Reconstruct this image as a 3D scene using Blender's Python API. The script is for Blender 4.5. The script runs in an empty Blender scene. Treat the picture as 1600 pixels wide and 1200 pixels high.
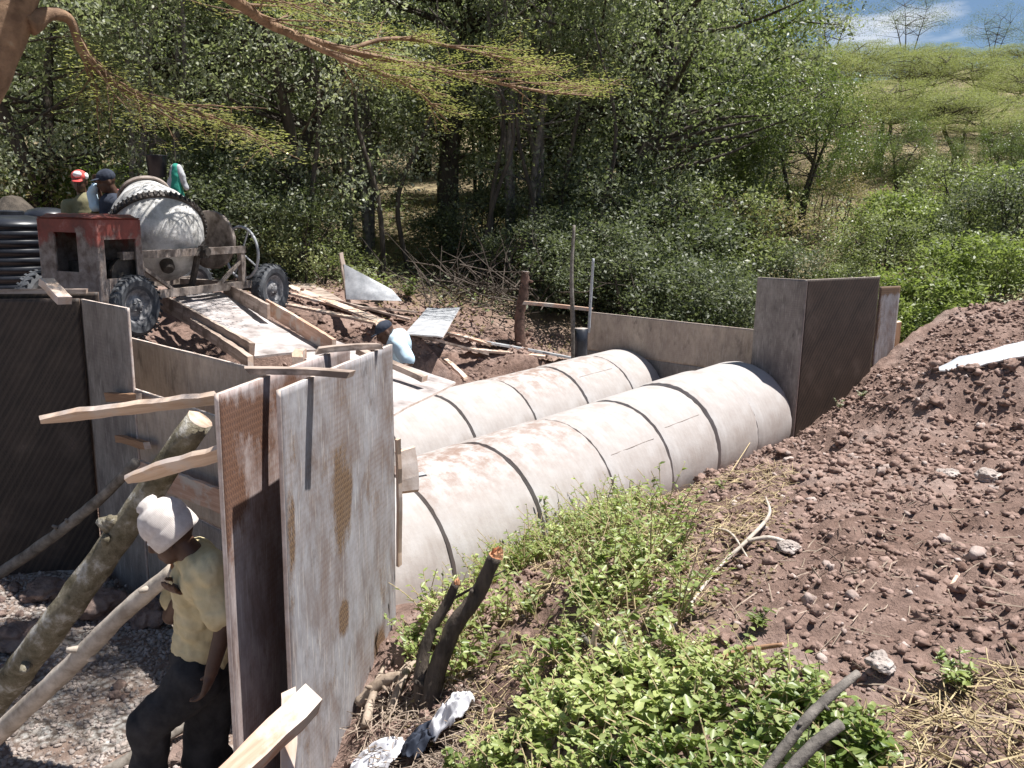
import bpy, math, random
import numpy as np
from mathutils import Vector, Matrix, noise as mnoise
R = math.radians
random.seed(7); rng = np.random.default_rng(7)
SC = bpy.context.scene; COL = SC.collection

# ------------------------------------------------------------------ camera
FPX, PITCH, ROLL = 1313.0, R(11.645), R(1.095)
cam = bpy.data.cameras.new('camera'); cam.sensor_width = 36; cam.lens = FPX/1600*36
cam.clip_start = .05; cam.clip_end = 3000
co = bpy.data.objects.new('camera', cam); COL.objects.link(co)
co.matrix_world = Matrix.Rotation(R(90)-PITCH, 4, 'X') @ Matrix.Rotation(ROLL, 4, 'Z')
SC.camera = co
SC.render.resolution_x, SC.render.resolution_y = 1024, 768
# ------------------------------------------------------------------ sky and sun
SUN = Vector((.35, .075, .92)).normalized()
EL = math.asin(SUN.z); AZ = math.atan2(SUN.x, SUN.y)
W = bpy.data.worlds.new('World'); SC.world = W; W.use_nodes = True
nt = W.node_tree; nt.nodes.clear()
out = nt.nodes.new('ShaderNodeOutputWorld'); bg = nt.nodes.new('ShaderNodeBackground')
sky = nt.nodes.new('ShaderNodeTexSky'); sky.sky_type = 'NISHITA'; sky.sun_disc = False
sky.sun_elevation = EL; sky.sun_rotation = AZ; sky.altitude = 2200; sky.ozone_density = 3.0; sky.dust_density = .3; sky.air_density = 1.2
tc = nt.nodes.new('ShaderNodeTexCoord'); mp = nt.nodes.new('ShaderNodeMapping'); mp.inputs['Scale'].default_value = (2.2, 2.2, 7)
cn = nt.nodes.new('ShaderNodeTexNoise'); cn.inputs['Scale'].default_value = 2.3; cn.inputs['Detail'].default_value = 7
cr = nt.nodes.new('ShaderNodeValToRGB'); cr.color_ramp.elements[0].position = .58; cr.color_ramp.elements[1].position = .72
mx = nt.nodes.new('ShaderNodeMixRGB'); mx.inputs[2].default_value = (11, 11.3, 12, 1)
nt.links.new(tc.outputs['Generated'], mp.inputs[0]); nt.links.new(mp.outputs[0], cn.inputs[0]); nt.links.new(cn.outputs[0], cr.inputs[0])
nt.links.new(cr.outputs[0], mx.inputs[0]); nt.links.new(sky.outputs[0], mx.inputs[1])
nt.links.new(mx.outputs[0], bg.inputs[0]); bg.inputs[1].default_value = .05
nt.links.new(bg.outputs[0], out.inputs[0])
sl = bpy.data.lights.new('sun', 'SUN'); sl.energy = 5.0; sl.angle = R(.53); sl.color = (1, .965, .92)
so = bpy.data.objects.new('sun', sl); COL.objects.link(so)
so.rotation_euler = SUN.to_track_quat('Z', 'Y').to_euler()
SC.view_settings.view_transform = 'Standard'; SC.view_settings.look = 'None'; SC.view_settings.gamma = 1
SC.view_settings.exposure = .88

# ------------------------------------------------------------------ geometry of the place (metres, camera at z = 0)
def ray(px, py):
    a, b = px-800, py-600; cr_, sr_ = math.cos(ROLL), math.sin(ROLL)
    X = cr_*a+sr_*b; Y = -sr_*a+cr_*b; x = X/FPX; u = -Y/FPX; c, s = math.cos(PITCH), math.sin(PITCH)
    return Vector((x, c+u*s, -s+u*c))
def at(px, py, y=None, z=None):
    r = ray(px, py); return r*(y/r.y) if y is not None else r*(z/r.z)
def onp(px, py, p0, n):
    r = ray(px, py); return r*(Vector(p0).dot(n)/r.dot(n))
YA = R(41.453); TI = R(1.644); S = .725
DIR = Vector((math.sin(YA)*math.cos(TI), math.cos(YA)*math.cos(TI), math.sin(TI)))
H2 = Vector((math.sin(YA), math.cos(YA), 0)); SIDE = Vector((math.cos(YA), -math.sin(YA), 0))
A0 = Vector((-.836, 9.048, -3.717))*S
def uw(u, w, z=0): v = A0+H2*u+SIDE*w; return Vector((v.x, v.y, z))
def cuw(x, y):
    qx, qy = x-A0.x, y-A0.y
    return qx*H2.x+qy*H2.y, qx*SIDE.x+qy*SIDE.y

# ------------------------------------------------------------------ helpers
def tag(o, label=None, cat=None, group=None, kind=None):
    if label: o['label'] = label
    if cat: o['category'] = cat
    if group: o['group'] = group
    if kind: o['kind'] = kind
    return o
def empty(name, loc, rz=0, label=None, cat=None, group=None, M=None):
    o = bpy.data.objects.new(name, None); COL.objects.link(o); o.empty_display_size = .1
    if M is not None: o.matrix_world = M
    else: o.location = loc; o.rotation_euler = (0, 0, rz)
    return tag(o, label, cat, group)
def link(name, me, mats=(), parent=None, loc=None, smooth=False):
    o = bpy.data.objects.new(name, me); COL.objects.link(o)
    if not isinstance(mats, (list, tuple)): mats = [mats]
    for m in mats: me.materials.append(m)
    if parent: o.parent = parent
    if loc is not None: o.location = loc
    if smooth: me.polygons.foreach_set('use_smooth', np.ones(len(me.polygons), bool))
    return o
class MB:
    def __init__(s): s.v = []; s.f = []; s.m = []
    def add(s, vs, fs, mi=0):
        b = len(s.v); s.v += [tuple(v) for v in vs]; s.f += [tuple(i+b for i in f) for f in fs]; s.m += [mi]*len(fs)
    def box(s, c, d, M=None, mi=0, bev=0):
        c = Vector(c); hx, hy, hz = d[0]/2, d[1]/2, d[2]/2
        vs = [Vector((x, y, z)) for x in (-hx, hx) for y in (-hy, hy) for z in (-hz, hz)]
        vs = [(M @ v if M else v)+c for v in vs]
        s.add(vs, [(0, 1, 3, 2), (4, 6, 7, 5), (0, 4, 5, 1), (2, 3, 7, 6), (0, 2, 6, 4), (1, 5, 7, 3)], mi)
    def bar(s, p, q, w, t, up=(0, 0, 1), mi=0):
        p, q = Vector(p), Vector(q); d = (q-p); L = d.length; d.normalize()
        b = d.cross(Vector(up)); b = b.normalized() if b.length > 1e-4 else Vector((1, 0, 0)); n = b.cross(d)
        M = Matrix((d, b, n)).transposed(); s.box((p+q)/2, (L, w, t), M, mi)
    def tube(s, pts, rad, seg=8, cap=True, mi=0, jit=0, squash=None):
        pts = [Vector(p) for p in pts]; n = len(pts)
        if not hasattr(rad, '__len__'): rad = [rad]*n
        base = len(s.v); prev = None
        for i, p in enumerate(pts):
            t = (pts[min(i+1, n-1)]-pts[max(i-1, 0)]).normalized()
            if prev is None: a = t.cross(Vector((0, 0, 1)));  a = a if a.length > .05 else t.cross(Vector((1, 0, 0)))
            else: a = prev-t*prev.dot(t)
            a.normalize(); prev = a; b = t.cross(a)
            for k in range(seg):
                an = 2*math.pi*k/seg; r = rad[i]*(1+jit*(random.random()-.5)*2)
                s.v.append(tuple(p+(a*math.cos(an)+b*math.sin(an))*r))
        for i in range(n-1):
            for k in range(seg):
                k2 = (k+1) % seg
                s.f.append((base+i*seg+k, base+i*seg+k2, base+(i+1)*seg+k2, base+(i+1)*seg+k)); s.m.append(mi)
        if cap:
            s.f.append(tuple(base+k for k in range(seg))[::-1]); s.m.append(mi)
            s.f.append(tuple(base+(n-1)*seg+k for k in range(seg))); s.m.append(mi)
    def lathe(s, prof, seg=32, M=None, mi=0, closed=False):
        base = len(s.v); n = len(prof)
        for (r, z) in prof:
            for k in range(seg):
                an = 2*math.pi*k/seg; v = Vector((r*math.cos(an), r*math.sin(an), z)); s.v.append(tuple(M @ v if M else v))
        rr = range(n if closed else n-1)
        for i in rr:
            j = (i+1) % n
            for k in range(seg):
                k2 = (k+1) % seg; s.f.append((base+i*seg+k, base+i*seg+k2, base+j*seg+k2, base+j*seg+k)); s.m.append(mi)
    def build(s, name, mats, parent=None, loc=None, smooth=False, origin=None):
        me = bpy.data.meshes.new(name)
        v = s.v
        if origin is not None: o_ = Vector(origin); v = [tuple(Vector(a)-o_) for a in v]; loc = origin
        me.from_pydata(v, [], s.f); me.update()
        me.polygons.foreach_set('material_index', s.m)
        return link(name, me, mats, parent, loc, smooth)
def npmesh(name, V, Fq, mats, parent=None, smooth=False, loc=None, attr=None):
    """V (n,3) float, Fq (m,k) int"""
    me = bpy.data.meshes.new(name); k = Fq.shape[1]
    me.vertices.add(len(V)); me.vertices.foreach_set('co', V.astype(np.float32).ravel())
    me.loops.add(Fq.size); me.loops.foreach_set('vertex_index', Fq.astype(np.int32).ravel())
    me.polygons.add(len(Fq)); me.polygons.foreach_set('loop_start', np.arange(0, Fq.size, k, dtype=np.int32))
    if attr:
        for an, vals in attr.items():
            a = me.attributes.new(an, 'FLOAT', 'POINT'); a.data.foreach_set('value', vals.astype(np.float32).ravel())
    me.update(calc_edges=True); me.validate()
    return link(name, me, mats, parent, loc, smooth)
def smooth_pts(pts, rad, n=6):
    """catmull-rom through pts"""
    P = [Vector(p) for p in pts]; P = [P[0]*2-P[1]]+P+[P[-1]*2-P[-2]]; r = list(rad); r = [r[0]]+r+[r[-1]]
    o, q = [], []
    for i in range(1, len(P)-2):
        for k in range(n):
            t = k/n; a, b, c, d = P[i-1], P[i], P[i+1], P[i+2]
            o.append(.5*((2*b)+(c-a)*t+(2*a-5*b+4*c-d)*t*t+(-a+3*b-3*c+d)*t**3)); q.append(r[i]*(1-t)+r[i+1]*t)
    o.append(P[-2]); q.append(r[-2]); return o, q
def vnoise(x, y, seed=0):
    x = np.asarray(x, float); y = np.asarray(y, float)
    xi = np.floor(x).astype(np.int64); yi = np.floor(y).astype(np.int64); xf = x-xi; yf = y-yi
    def h(a, b):
        n = (a*374761393+b*668265263+seed*1442695041) & 0xffffffff
        n = ((n ^ (n >> 13))*1274126177) & 0xffffffff
        return ((n ^ (n >> 16)) & 0xffff)/65535.
    u = xf*xf*(3-2*xf); v = yf*yf*(3-2*yf)
    return (h(xi, yi)*(1-u)+h(xi+1, yi)*u)*(1-v)+(h(xi, yi+1)*(1-u)+h(xi+1, yi+1)*u)*v
def fbm(x, y, f=1, o=4, seed=0, g=.5):
    s = 0; a = 1; t = 0
    for i in range(o): s = s+a*vnoise(x*f+i*17.3, y*f-i*9.1, seed+i); t += a; a *= g; f *= 2.03
    return s/t
def sstep(a, b, x): t = np.clip((x-a)/(b-a), 0, 1); return t*t*(3-2*t)

# ------------------------------------------------------------------ materials
def nodes(name):
    m = bpy.data.materials.new(name); m.use_nodes = True; n = m.node_tree; n.nodes.clear()
    o = n.nodes.new('ShaderNodeOutputMaterial'); b = n.nodes.new('ShaderNodeBsdfPrincipled'); n.links.new(b.outputs[0], o.inputs[0])
    return m, n, b, o
def ramp(n, src, stops):
    r = n.nodes.new('ShaderNodeValToRGB'); e = r.color_ramp.elements
    while len(e) < len(stops): e.new(.5)
    for i, (p, c) in enumerate(stops): e[i].position = p; e[i].color = (c[0], c[1], c[2], 1)
    n.links.new(src, r.inputs[0]); return r.outputs[0]
def coords(n, kind='Object', scale=(1, 1, 1), rot=(0, 0, 0)):
    t = n.nodes.new('ShaderNodeTexCoord'); m = n.nodes.new('ShaderNodeMapping')
    m.inputs['Scale'].default_value = scale; m.inputs['Rotation'].default_value = rot
    n.links.new(t.outputs[kind], m.inputs[0]); return m.outputs[0]
def tnoise(n, vec, scale, detail=6, rough=.6, dist=0):
    t = n.nodes.new('ShaderNodeTexNoise'); t.inputs['Scale'].default_value = scale; t.inputs['Detail'].default_value = detail
    t.inputs['Roughness'].default_value = rough; t.inputs['Distortion'].default_value = dist
    n.links.new(vec, t.inputs['Vector']); return t.outputs['Fac']
def mixc(n, fac, a, b, mode='MIX'):
    m = n.nodes.new('ShaderNodeMixRGB'); m.blend_type = mode
    for i, v in ((0, fac), (1, a), (2, b)):
        if hasattr(v, 'links') or hasattr(v, 'is_linked'): n.links.new(v, m.inputs[i])
        elif isinstance(v, (int, float)): m.inputs[i].default_value = v
        else: m.inputs[i].default_value = (*v, 1)
    return m.outputs[0]
def math_(n, op, a, b=0, c=0):
    m = n.nodes.new('ShaderNodeMath'); m.operation = op
    for i, v in enumerate((a, b, c)):
        if isinstance(v, (int, float)): m.inputs[i].default_value = v
        else: n.links.new(v, m.inputs[i])
    return m.outputs[0]
def bump(n, b, h, st=.5, dist=.01, src=None):
    u = n.nodes.new('ShaderNodeBump'); u.inputs['Strength'].default_value = st; u.inputs['Distance'].default_value = dist
    n.links.new(h, u.inputs['Height']); n.links.new(u.outputs[0], b.inputs['Normal']); return u
def simple(name, c1, c2, scale=4, rough=.8, bs=.4, bd=.005, detail=7, stretch=(1, 1, 1), pos=(.35, .65), metal=0, c3=None, spec=.4):
    m, n, b, o = nodes(name); v = coords(n, scale=stretch); f = tnoise(n, v, scale, detail, .65)
    st = [(pos[0], c1), (pos[1], c2)]
    if c3: st.append((min(1, pos[1]+.12), c3))
    n.links.new(ramp(n, f, st), b.inputs['Base Color']); b.inputs['Roughness'].default_value = rough; b.inputs['Metallic'].default_value = metal
    b.inputs['Specular IOR Level'].default_value = spec
    if bs: bump(n, b, tnoise(n, v, scale*4, 6, .7), bs, bd)
    return m
def wood(name, c1, c2, c3=None, rough=.8):
    m, n, b, o = nodes(name); v = coords(n, scale=(1.2, 14, 14)); f = tnoise(n, v, 2.2, 8, .6, .6); v2 = coords(n, scale=(2, 3, 3)); g = tnoise(n, v2, 2, 6, .65)
    base = ramp(n, f, [(.33, c1), (.66, c2)])
    if c3: base = mixc(n, ramp(n, g, [(.5, (0, 0, 0)), (.62, (1, 1, 1))]), base, c3)
    n.links.new(base, b.inputs['Base Color']); b.inputs['Roughness'].default_value = rough
    bump(n, b, f, .5, .004); return m
def leafmat(name, c1, c2, c3, rough=.42, trans=.3, spec=.5):
    m, n, b, o = nodes(name); g = n.nodes.new('ShaderNodeNewGeometry')
    c = ramp(n, g.outputs['Random Per Island'], [(0, c1), (.5, c2), (1, c3)])
    f = tnoise(n, coords(n), 1.1, 3, .5)
    c = mixc(n, ramp(n, f, [(.4, (0, 0, 0)), (.6, (1, 1, 1))]), mixc(n, .5, c, c1), mixc(n, .45, c, c3))
    n.links.new(c, b.inputs['Base Color']); b.inputs['Roughness'].default_value = rough; b.inputs['Specular IOR Level'].default_value = spec
    t = n.nodes.new('ShaderNodeBsdfTranslucent'); n.links.new(mixc(n, .4, c, (c3[0]*1.5, c3[1]*1.8, c3[2]*.7)), t.inputs[0])
    mx_ = n.nodes.new('ShaderNodeMixShader'); mx_.inputs[0].default_value = trans
    n.links.new(b.outputs[0], mx_.inputs[1]); n.links.new(t.outputs[0], mx_.inputs[2]); n.links.new(mx_.outputs[0], o.inputs[0]); return m

M = {}
M['bark'] = simple('bark', (.035, .028, .022), (.11, .09, .07), 9, .9, .9, .02, stretch=(1, 1, .25))
M['bark_grey'] = simple('bark_grey', (.09, .08, .07), (.27, .24, .21), 12, .9, .7, .01)
M['bark_acacia'] = simple('bark_acacia', (.15, .09, .055), (.33, .21, .13), 5, .8, .8, .02, c3=(.45, .36, .25), pos=(.35, .62))
M['moss_log'] = simple('moss_log', (.10, .085, .05), (.24, .21, .15), 9, .95, 1, .015, c3=(.5, .48, .44), pos=(.35, .53))
M['pole_pale'] = simple('pole_pale', (.3, .25, .2), (.62, .55, .47), 10, .8, .5, .006)
M['pole_grey'] = simple('pole_grey', (.10, .085, .07), (.28, .25, .22), 12, .9, .6, .006)
M['wood_new'] = wood('wood_new', (.5, .34, .24), (.72, .56, .44), (.6, .5, .44))
M['wood_old'] = wood('wood_old', (.27, .2, .16), (.5, .41, .35), (.2, .15, .12))
M['wood_red'] = wood('wood_red', (.42, .24, .16), (.6, .4, .3), (.55, .48, .42))
M['wood_brown'] = wood('wood_brown', (.26, .14, .075), (.42, .25, .15))
M['cut_orange'] = simple('cut_orange', (.5, .2, .09), (.72, .42, .24), 14, .7, .6, .01)
M['edge'] = simple('edge', (.5, .38, .31), (.78, .68, .62), 9, .85, .4, .003)
M['edge_dark'] = simple('edge_dark', (.1, .07, .055), (.25, .18, .14), 9, .85, .4, .003)
M['black_rubber'] = simple('black_rubber', (.035, .038, .045), (.11, .115, .125), 7, .7, .4, .004, c3=(.2, .2, .2))
M['rim'] = simple('rim', (.1, .1, .11), (.36, .35, .35), 9, .7, .4, .004, pos=(.4, .6))
M['black_plastic'] = simple('black_plastic', (.012, .014, .02), (.03, .033, .042), 5, .33, .1, .002, c3=(.1, .1, .1), pos=(.4, .68))
M['steel_grime'] = simple('steel_grime', (.1, .075, .06), (.38, .32, .28), 8, .7, .6, .006, c3=(.5, .46, .42))
M['dark_steel'] = simple('dark_steel', (.02, .018, .016), (.08, .065, .055), 10, .6, .6, .006)
M['rust_red'] = None
M['rock'] = simple('rock', (.16, .11, .095), (.34, .25, .21), 6, .9, .9, .02)
M['rock_pale'] = simple('rock_pale', (.3, .25, .22), (.55, .48, .44), 6, .9, .9, .02)
M['tin'] = simple('tin', (.3, .31, .33), (.52, .53, .55), 6, .5, .2, .003)
M['board_white'] = simple('board_white', (.55, .57, .6), (.8, .82, .84), 3, .7, .2, .003)
M['skin'] = simple('skin', (.07, .035, .022), (.1, .052, .034), 12, .5, .15, .001)
M['hair'] = simple('hair', (.008, .007, .006), (.02, .017, .015), 60, .9, .8, .004)
M['khaki'] = simple('khaki', (.5, .42, .24), (.66, .57, .36), 9, .9, .3, .004)
M['navy'] = simple('navy', (.015, .02, .035), (.045, .055, .08), 9, .9, .3, .004)
M['trouser'] = simple('trouser', (.018, .018, .02), (.05, .048, .05), 9, .95, .4, .004)
M['knit'] = None
M['sky_cloth'] = simple('sky_cloth', (.5, .68, .82), (.62, .79, .9), 7, .9, .3, .004)
M['olive_cloth'] = simple('olive_cloth', (.16, .15, .08), (.26, .24, .14), 7, .9, .3, .004)
M['red_cloth'] = simple('red_cloth', (.5, .05, .05), (.65, .12, .1), 7, .9, .3, .004)
M['white_cloth'] = simple('white_cloth', (.65, .65, .67), (.85, .85, .86), 7, .9, .3, .004)
M['green_cloth'] = simple('green_cloth', (.02, .22, .16), (.04, .32, .24), 7, .9, .3, .004)
M['pink_cloth'] = simple('pink_cloth', (.6, .15, .22), (.75, .3, .35), 7, .9, .3, .004)
M['straw'] = simple('straw', (.3, .23, .12), (.55, .45, .27), 20, .9, 0)
M['twig'] = simple('twig', (.2, .15, .11), (.42, .34, .27), 14, .9, 0)
M['twig_dark'] = simple('twig_dark', (.05, .04, .03), (.14, .11, .09), 14, .9, 0)
M['leaf_dark'] = leafmat('leaf_dark', (.05, .065, .032), (.145, .17, .088), (.34, .36, .23), .5, .38, .5)
M['leaf_mid'] = leafmat('leaf_mid', (.05, .08, .02), (.11, .15, .045), (.2, .24, .08), .42, .3)
M['leaf_grey'] = leafmat('leaf_grey', (.1, .12, .07), (.25, .275, .18), (.52, .53, .4), .5, .36, .5)
M['leaf_lime'] = leafmat('leaf_lime', (.09, .125, .03), (.19, .24, .07), (.34, .38, .15), .5, .38)
M['leaf_olive'] = leafmat('leaf_olive', (.14, .16, .055), (.24, .26, .1), (.36, .37, .17), .6, .35)
M['leaf_gloss'] = leafmat('leaf_gloss', (.03, .042, .02), (.085, .105, .055), (.24, .26, .17), .5, .28, .4)
M['leaf_sage'] = leafmat('leaf_sage', (.06, .08, .03), (.16, .19, .075), (.36, .38, .2), .45, .32)
M['leaf_acacia'] = leafmat('leaf_acacia', (.13, .14, .05), (.23, .24, .09), (.36, .34, .15), .6, .45)
M['leaf_weed'] = leafmat('leaf_weed', (.09, .14, .035), (.25, .32, .085), (.5, .54, .23), .42, .32)
M['leaf_dry'] = leafmat('leaf_dry', (.16, .12, .06), (.28, .21, .12), (.4, .33, .2), .8, .3)

def m_soil():
    m, n, b, o = nodes('soil'); v = coords(n)
    f = tnoise(n, v, 1.1, 8, .62); g = tnoise(n, v, 14, 8, .7); h = tnoise(n, v, 55, 4, .7)
    c = ramp(n, f, [(.3, (.185, .118, .092)), (.52, (.3, .208, .172)), (.72, (.45, .345, .3))])
    c = mixc(n, .75, c, ramp(n, g, [(.3, (.38, .36, .36)), (.62, (1.0, 1, 1)), (.75, (1.25, 1.2, 1.18))]), 'MULTIPLY')
    # material zones from the 'zone' attribute: 0 soil, 1 forest litter / dry grass, 2 wet gravel of the pit
    a = n.nodes.new('ShaderNodeAttribute'); a.attribute_name = 'litter'
    lit = ramp(n, tnoise(n, v, 2.5, 8, .7), [(.35, (.1, .075, .05)), (.55, (.27, .22, .13)), (.7, (.42, .36, .22))])
    c = mixc(n, a.outputs['Fac'], c, lit)
    a2 = n.nodes.new('ShaderNodeAttribute'); a2.attribute_name = 'gravel'
    vo = n.nodes.new('ShaderNodeTexVoronoi'); vo.inputs['Scale'].default_value = 30; n.links.new(mixc(n, .12, v, n.nodes[n.nodes.new('ShaderNodeTexNoise').name].outputs['Color']), vo.inputs['Vector'])
    gr = ramp(n, vo.outputs['Distance'], [(.15, (.62, .6, .57)), (.5, (.38, .35, .32)), (.7, (.16, .13, .11))])
    gr = mixc(n, ramp(n, tnoise(n, v, 3.3, 5, .6), [(.42, (0, 0, 0)), (.6, (1, 1, 1))]), gr, (.3, .22, .18))
    c = mixc(n, a2.outputs['Fac'], c, gr)
    n.links.new(c, b.inputs['Base Color']); b.inputs['Roughness'].default_value = .95; b.inputs['Specular IOR Level'].default_value = .15
    bump(n, b, math_(n, 'ADD', g, math_(n, 'MULTIPLY', h, .5)), 1, .03); return m
M['soil'] = m_soil()
M['clod'] = simple('clod', (.17, .108, .085), (.37, .265, .225), 9, .95, .9, .01, spec=.15)
M['clod_pale'] = simple('clod_pale', (.3, .225, .195), (.5, .42, .38), 9, .95, .6, .01, spec=.15)

def m_concrete():
    m, n, b, o = nodes('concrete'); v = coords(n)
    f = tnoise(n, v, 2.2, 8, .65); g = tnoise(n, v, 30, 5, .7); w = tnoise(n, coords(n, scale=(3, 3, 14)), 1.6, 6, .6)
    c = ramp(n, f, [(.3, (.37, .345, .33)), (.5, (.44, .42, .41)), (.7, (.49, .48, .475))])
    c = mixc(n, .4, c, ramp(n, w, [(.3, (.72, .67, .64)), (.6, (1, 1, 1))]), 'MULTIPLY')
    c = mixc(n, .5, c, ramp(n, tnoise(n, v, .9, 6, .7), [(.35, (.75, .66, .6)), (.6, (1, 1, 1))]), 'MULTIPLY')
    c = mixc(n, math_(n, 'MULTIPLY', ramp(n, g, [(.62, (0, 0, 0)), (.7, (1, 1, 1))]), .35), c, (.3, .25, .22))
    # mud splashed where people walk on the crown of the pipe
    a = n.nodes.new('ShaderNodeAttribute'); a.attribute_name = 'mud'
    d = tnoise(n, coords(n, scale=(1, 1, 1)), 6.5, 8, .72)
    k = math_(n, 'MULTIPLY', a.outputs['Fac'], ramp(n, d, [(.43, (0, 0, 0)), (.6, (1, 1, 1))]))
    c = mixc(n, math_(n, 'MULTIPLY', k, .9), c, (.24, .16, .125))
    a3 = n.nodes.new('ShaderNodeAttribute'); a3.attribute_name = 'seam_joint_shade'
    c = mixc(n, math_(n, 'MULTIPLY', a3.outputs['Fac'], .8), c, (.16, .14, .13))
    n.links.new(c, b.inputs['Base Color']); b.inputs['Roughness'].default_value = .85; b.inputs['Specular IOR Level'].default_value = .25
    bump(n, b, math_(n, 'ADD', g, math_(n, 'MULTIPLY', f, 1.5)), .35, .006); return m
M['concrete'] = m_concrete()
M['mortar'] = simple('mortar', (.2, .165, .145), (.36, .31, .28), 16, .95, .9, .01)

def waffle(n, v, sc):
    a = n.nodes.new('ShaderNodeTexVoronoi'); a.feature = 'F1'; a.inputs['Scale'].default_value = sc; a.inputs['Randomness'].default_value = .12
    n.links.new(v, a.inputs['Vector']); return a.outputs['Distance']
def m_panel(name, base, mott, stain, loops, stainamt=1):
    m, n, b, o = nodes(name)
    v = coords(n, scale=(1, 1, .45), rot=(0, R(28), 0)); f = tnoise(n, v, 5, 8, .68, .4); g = tnoise(n, v, 24, 6, .7)
    sc = tnoise(n, coords(n, scale=(26, 1, 1.6), rot=(0, R(38), 0)), 3, 4, .5)
    c = ramp(n, f, [(.3, mott), (.5, base), (.68, tuple(min(.9, x*1.22) for x in base))])
    c = mixc(n, .55, c, ramp(n, g, [(.3, (.6, .57, .56)), (.55, (1, 1, 1))]), 'MULTIPLY')
    c = mixc(n, math_(n, 'MULTIPLY', ramp(n, sc, [(.58, (0, 0, 0)), (.64, (1, 1, 1))]), .4), c, (.62, .57, .52))
    w0 = waffle(n, coords(n, scale=(1, 0, .6)), 60); gl = tnoise(n, coords(n, scale=(1, 1, .5), rot=(0, R(-24), 0)), 3.1, 9, .74, .5)
    c = mixc(n, math_(n, 'MULTIPLY', ramp(n, gl, [(.42, (0, 0, 0)), (.62, (1, 1, 1))]), math_(n, 'ADD', .32, math_(n, 'MULTIPLY', ramp(n, w0, [(.28, (0, 0, 0)), (.42, (1, 1, 1))]), .22))), c, tuple(x*1.9 for x in stain))
    dk = tnoise(n, coords(n, scale=(1, 1, .35)), 6.5, 9, .78, .3); c = mixc(n, math_(n, 'MULTIPLY', ramp(n, dk, [(.56, (0, 0, 0)), (.68, (1, 1, 1))]), .6), c, (.07, .055, .05))
    a = n.nodes.new('ShaderNodeAttribute'); a.attribute_name = 'stain'
    wv = coords(n, scale=(1, 0, .6), rot=(0, 0, 0)); w = waffle(n, wv, 60)
    lp = math_(n, 'MULTIPLY', ramp(n, w, [(.3, (0, 0, 0)), (.38, (1, 1, 1)), (.52, (1, 1, 1)), (.6, (0, 0, 0))]), .75)
    st = mixc(n, lp, stain, loops)
    k = math_(n, 'ADD', a.outputs['Fac'], math_(n, 'MULTIPLY', math_(n, 'SUBTRACT', tnoise(n, v, 7, 9, .75), .47), 2.4))
    kk = ramp(n, k, [(.34, (0, 0, 0)), (.75, (1, 1, 1))])
    c = mixc(n, math_(n, 'MULTIPLY', kk, .92*stainamt), c, st)
    n.links.new(c, b.inputs['Base Color']); b.inputs['Roughness'].default_value = .72; b.inputs['Specular IOR Level'].default_value = .3
    bump(n, b, math_(n, 'ADD', g, math_(n, 'MULTIPLY', w, kk)), .35, .003); return m
M['panel_grey'] = m_panel('panel_grey', (.31, .305, .32), (.18, .145, .135), (.08, .045, .027), (.24, .15, .08))
M['panel_rust'] = m_panel('panel_rust', (.4, .345, .335), (.2, .14, .12), (.105, .05, .032), (.21, .105, .06))
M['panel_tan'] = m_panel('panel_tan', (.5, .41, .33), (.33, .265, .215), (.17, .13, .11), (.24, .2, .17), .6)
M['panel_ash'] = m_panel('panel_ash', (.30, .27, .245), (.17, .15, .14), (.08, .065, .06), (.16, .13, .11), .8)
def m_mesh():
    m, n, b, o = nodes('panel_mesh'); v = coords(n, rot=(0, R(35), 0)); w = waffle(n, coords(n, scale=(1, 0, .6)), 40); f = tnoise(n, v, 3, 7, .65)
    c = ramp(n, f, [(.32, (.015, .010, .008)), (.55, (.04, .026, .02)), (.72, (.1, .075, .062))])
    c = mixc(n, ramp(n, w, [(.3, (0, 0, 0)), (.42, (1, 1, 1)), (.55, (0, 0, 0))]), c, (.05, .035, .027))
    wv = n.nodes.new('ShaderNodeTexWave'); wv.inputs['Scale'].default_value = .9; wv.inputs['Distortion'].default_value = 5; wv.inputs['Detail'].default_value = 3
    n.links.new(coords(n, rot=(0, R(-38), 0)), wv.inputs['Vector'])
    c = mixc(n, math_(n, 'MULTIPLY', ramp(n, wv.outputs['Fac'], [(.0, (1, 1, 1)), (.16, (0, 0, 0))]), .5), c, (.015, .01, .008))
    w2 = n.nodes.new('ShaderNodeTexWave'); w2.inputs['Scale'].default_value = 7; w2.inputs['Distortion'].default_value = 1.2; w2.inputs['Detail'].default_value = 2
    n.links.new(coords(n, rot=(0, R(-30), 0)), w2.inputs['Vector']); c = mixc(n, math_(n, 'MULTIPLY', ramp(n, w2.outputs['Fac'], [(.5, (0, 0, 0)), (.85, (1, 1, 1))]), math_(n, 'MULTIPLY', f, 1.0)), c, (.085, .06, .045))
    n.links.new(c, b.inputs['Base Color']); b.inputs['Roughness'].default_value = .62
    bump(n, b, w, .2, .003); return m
M['panel_mesh'] = m_mesh()
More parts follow.
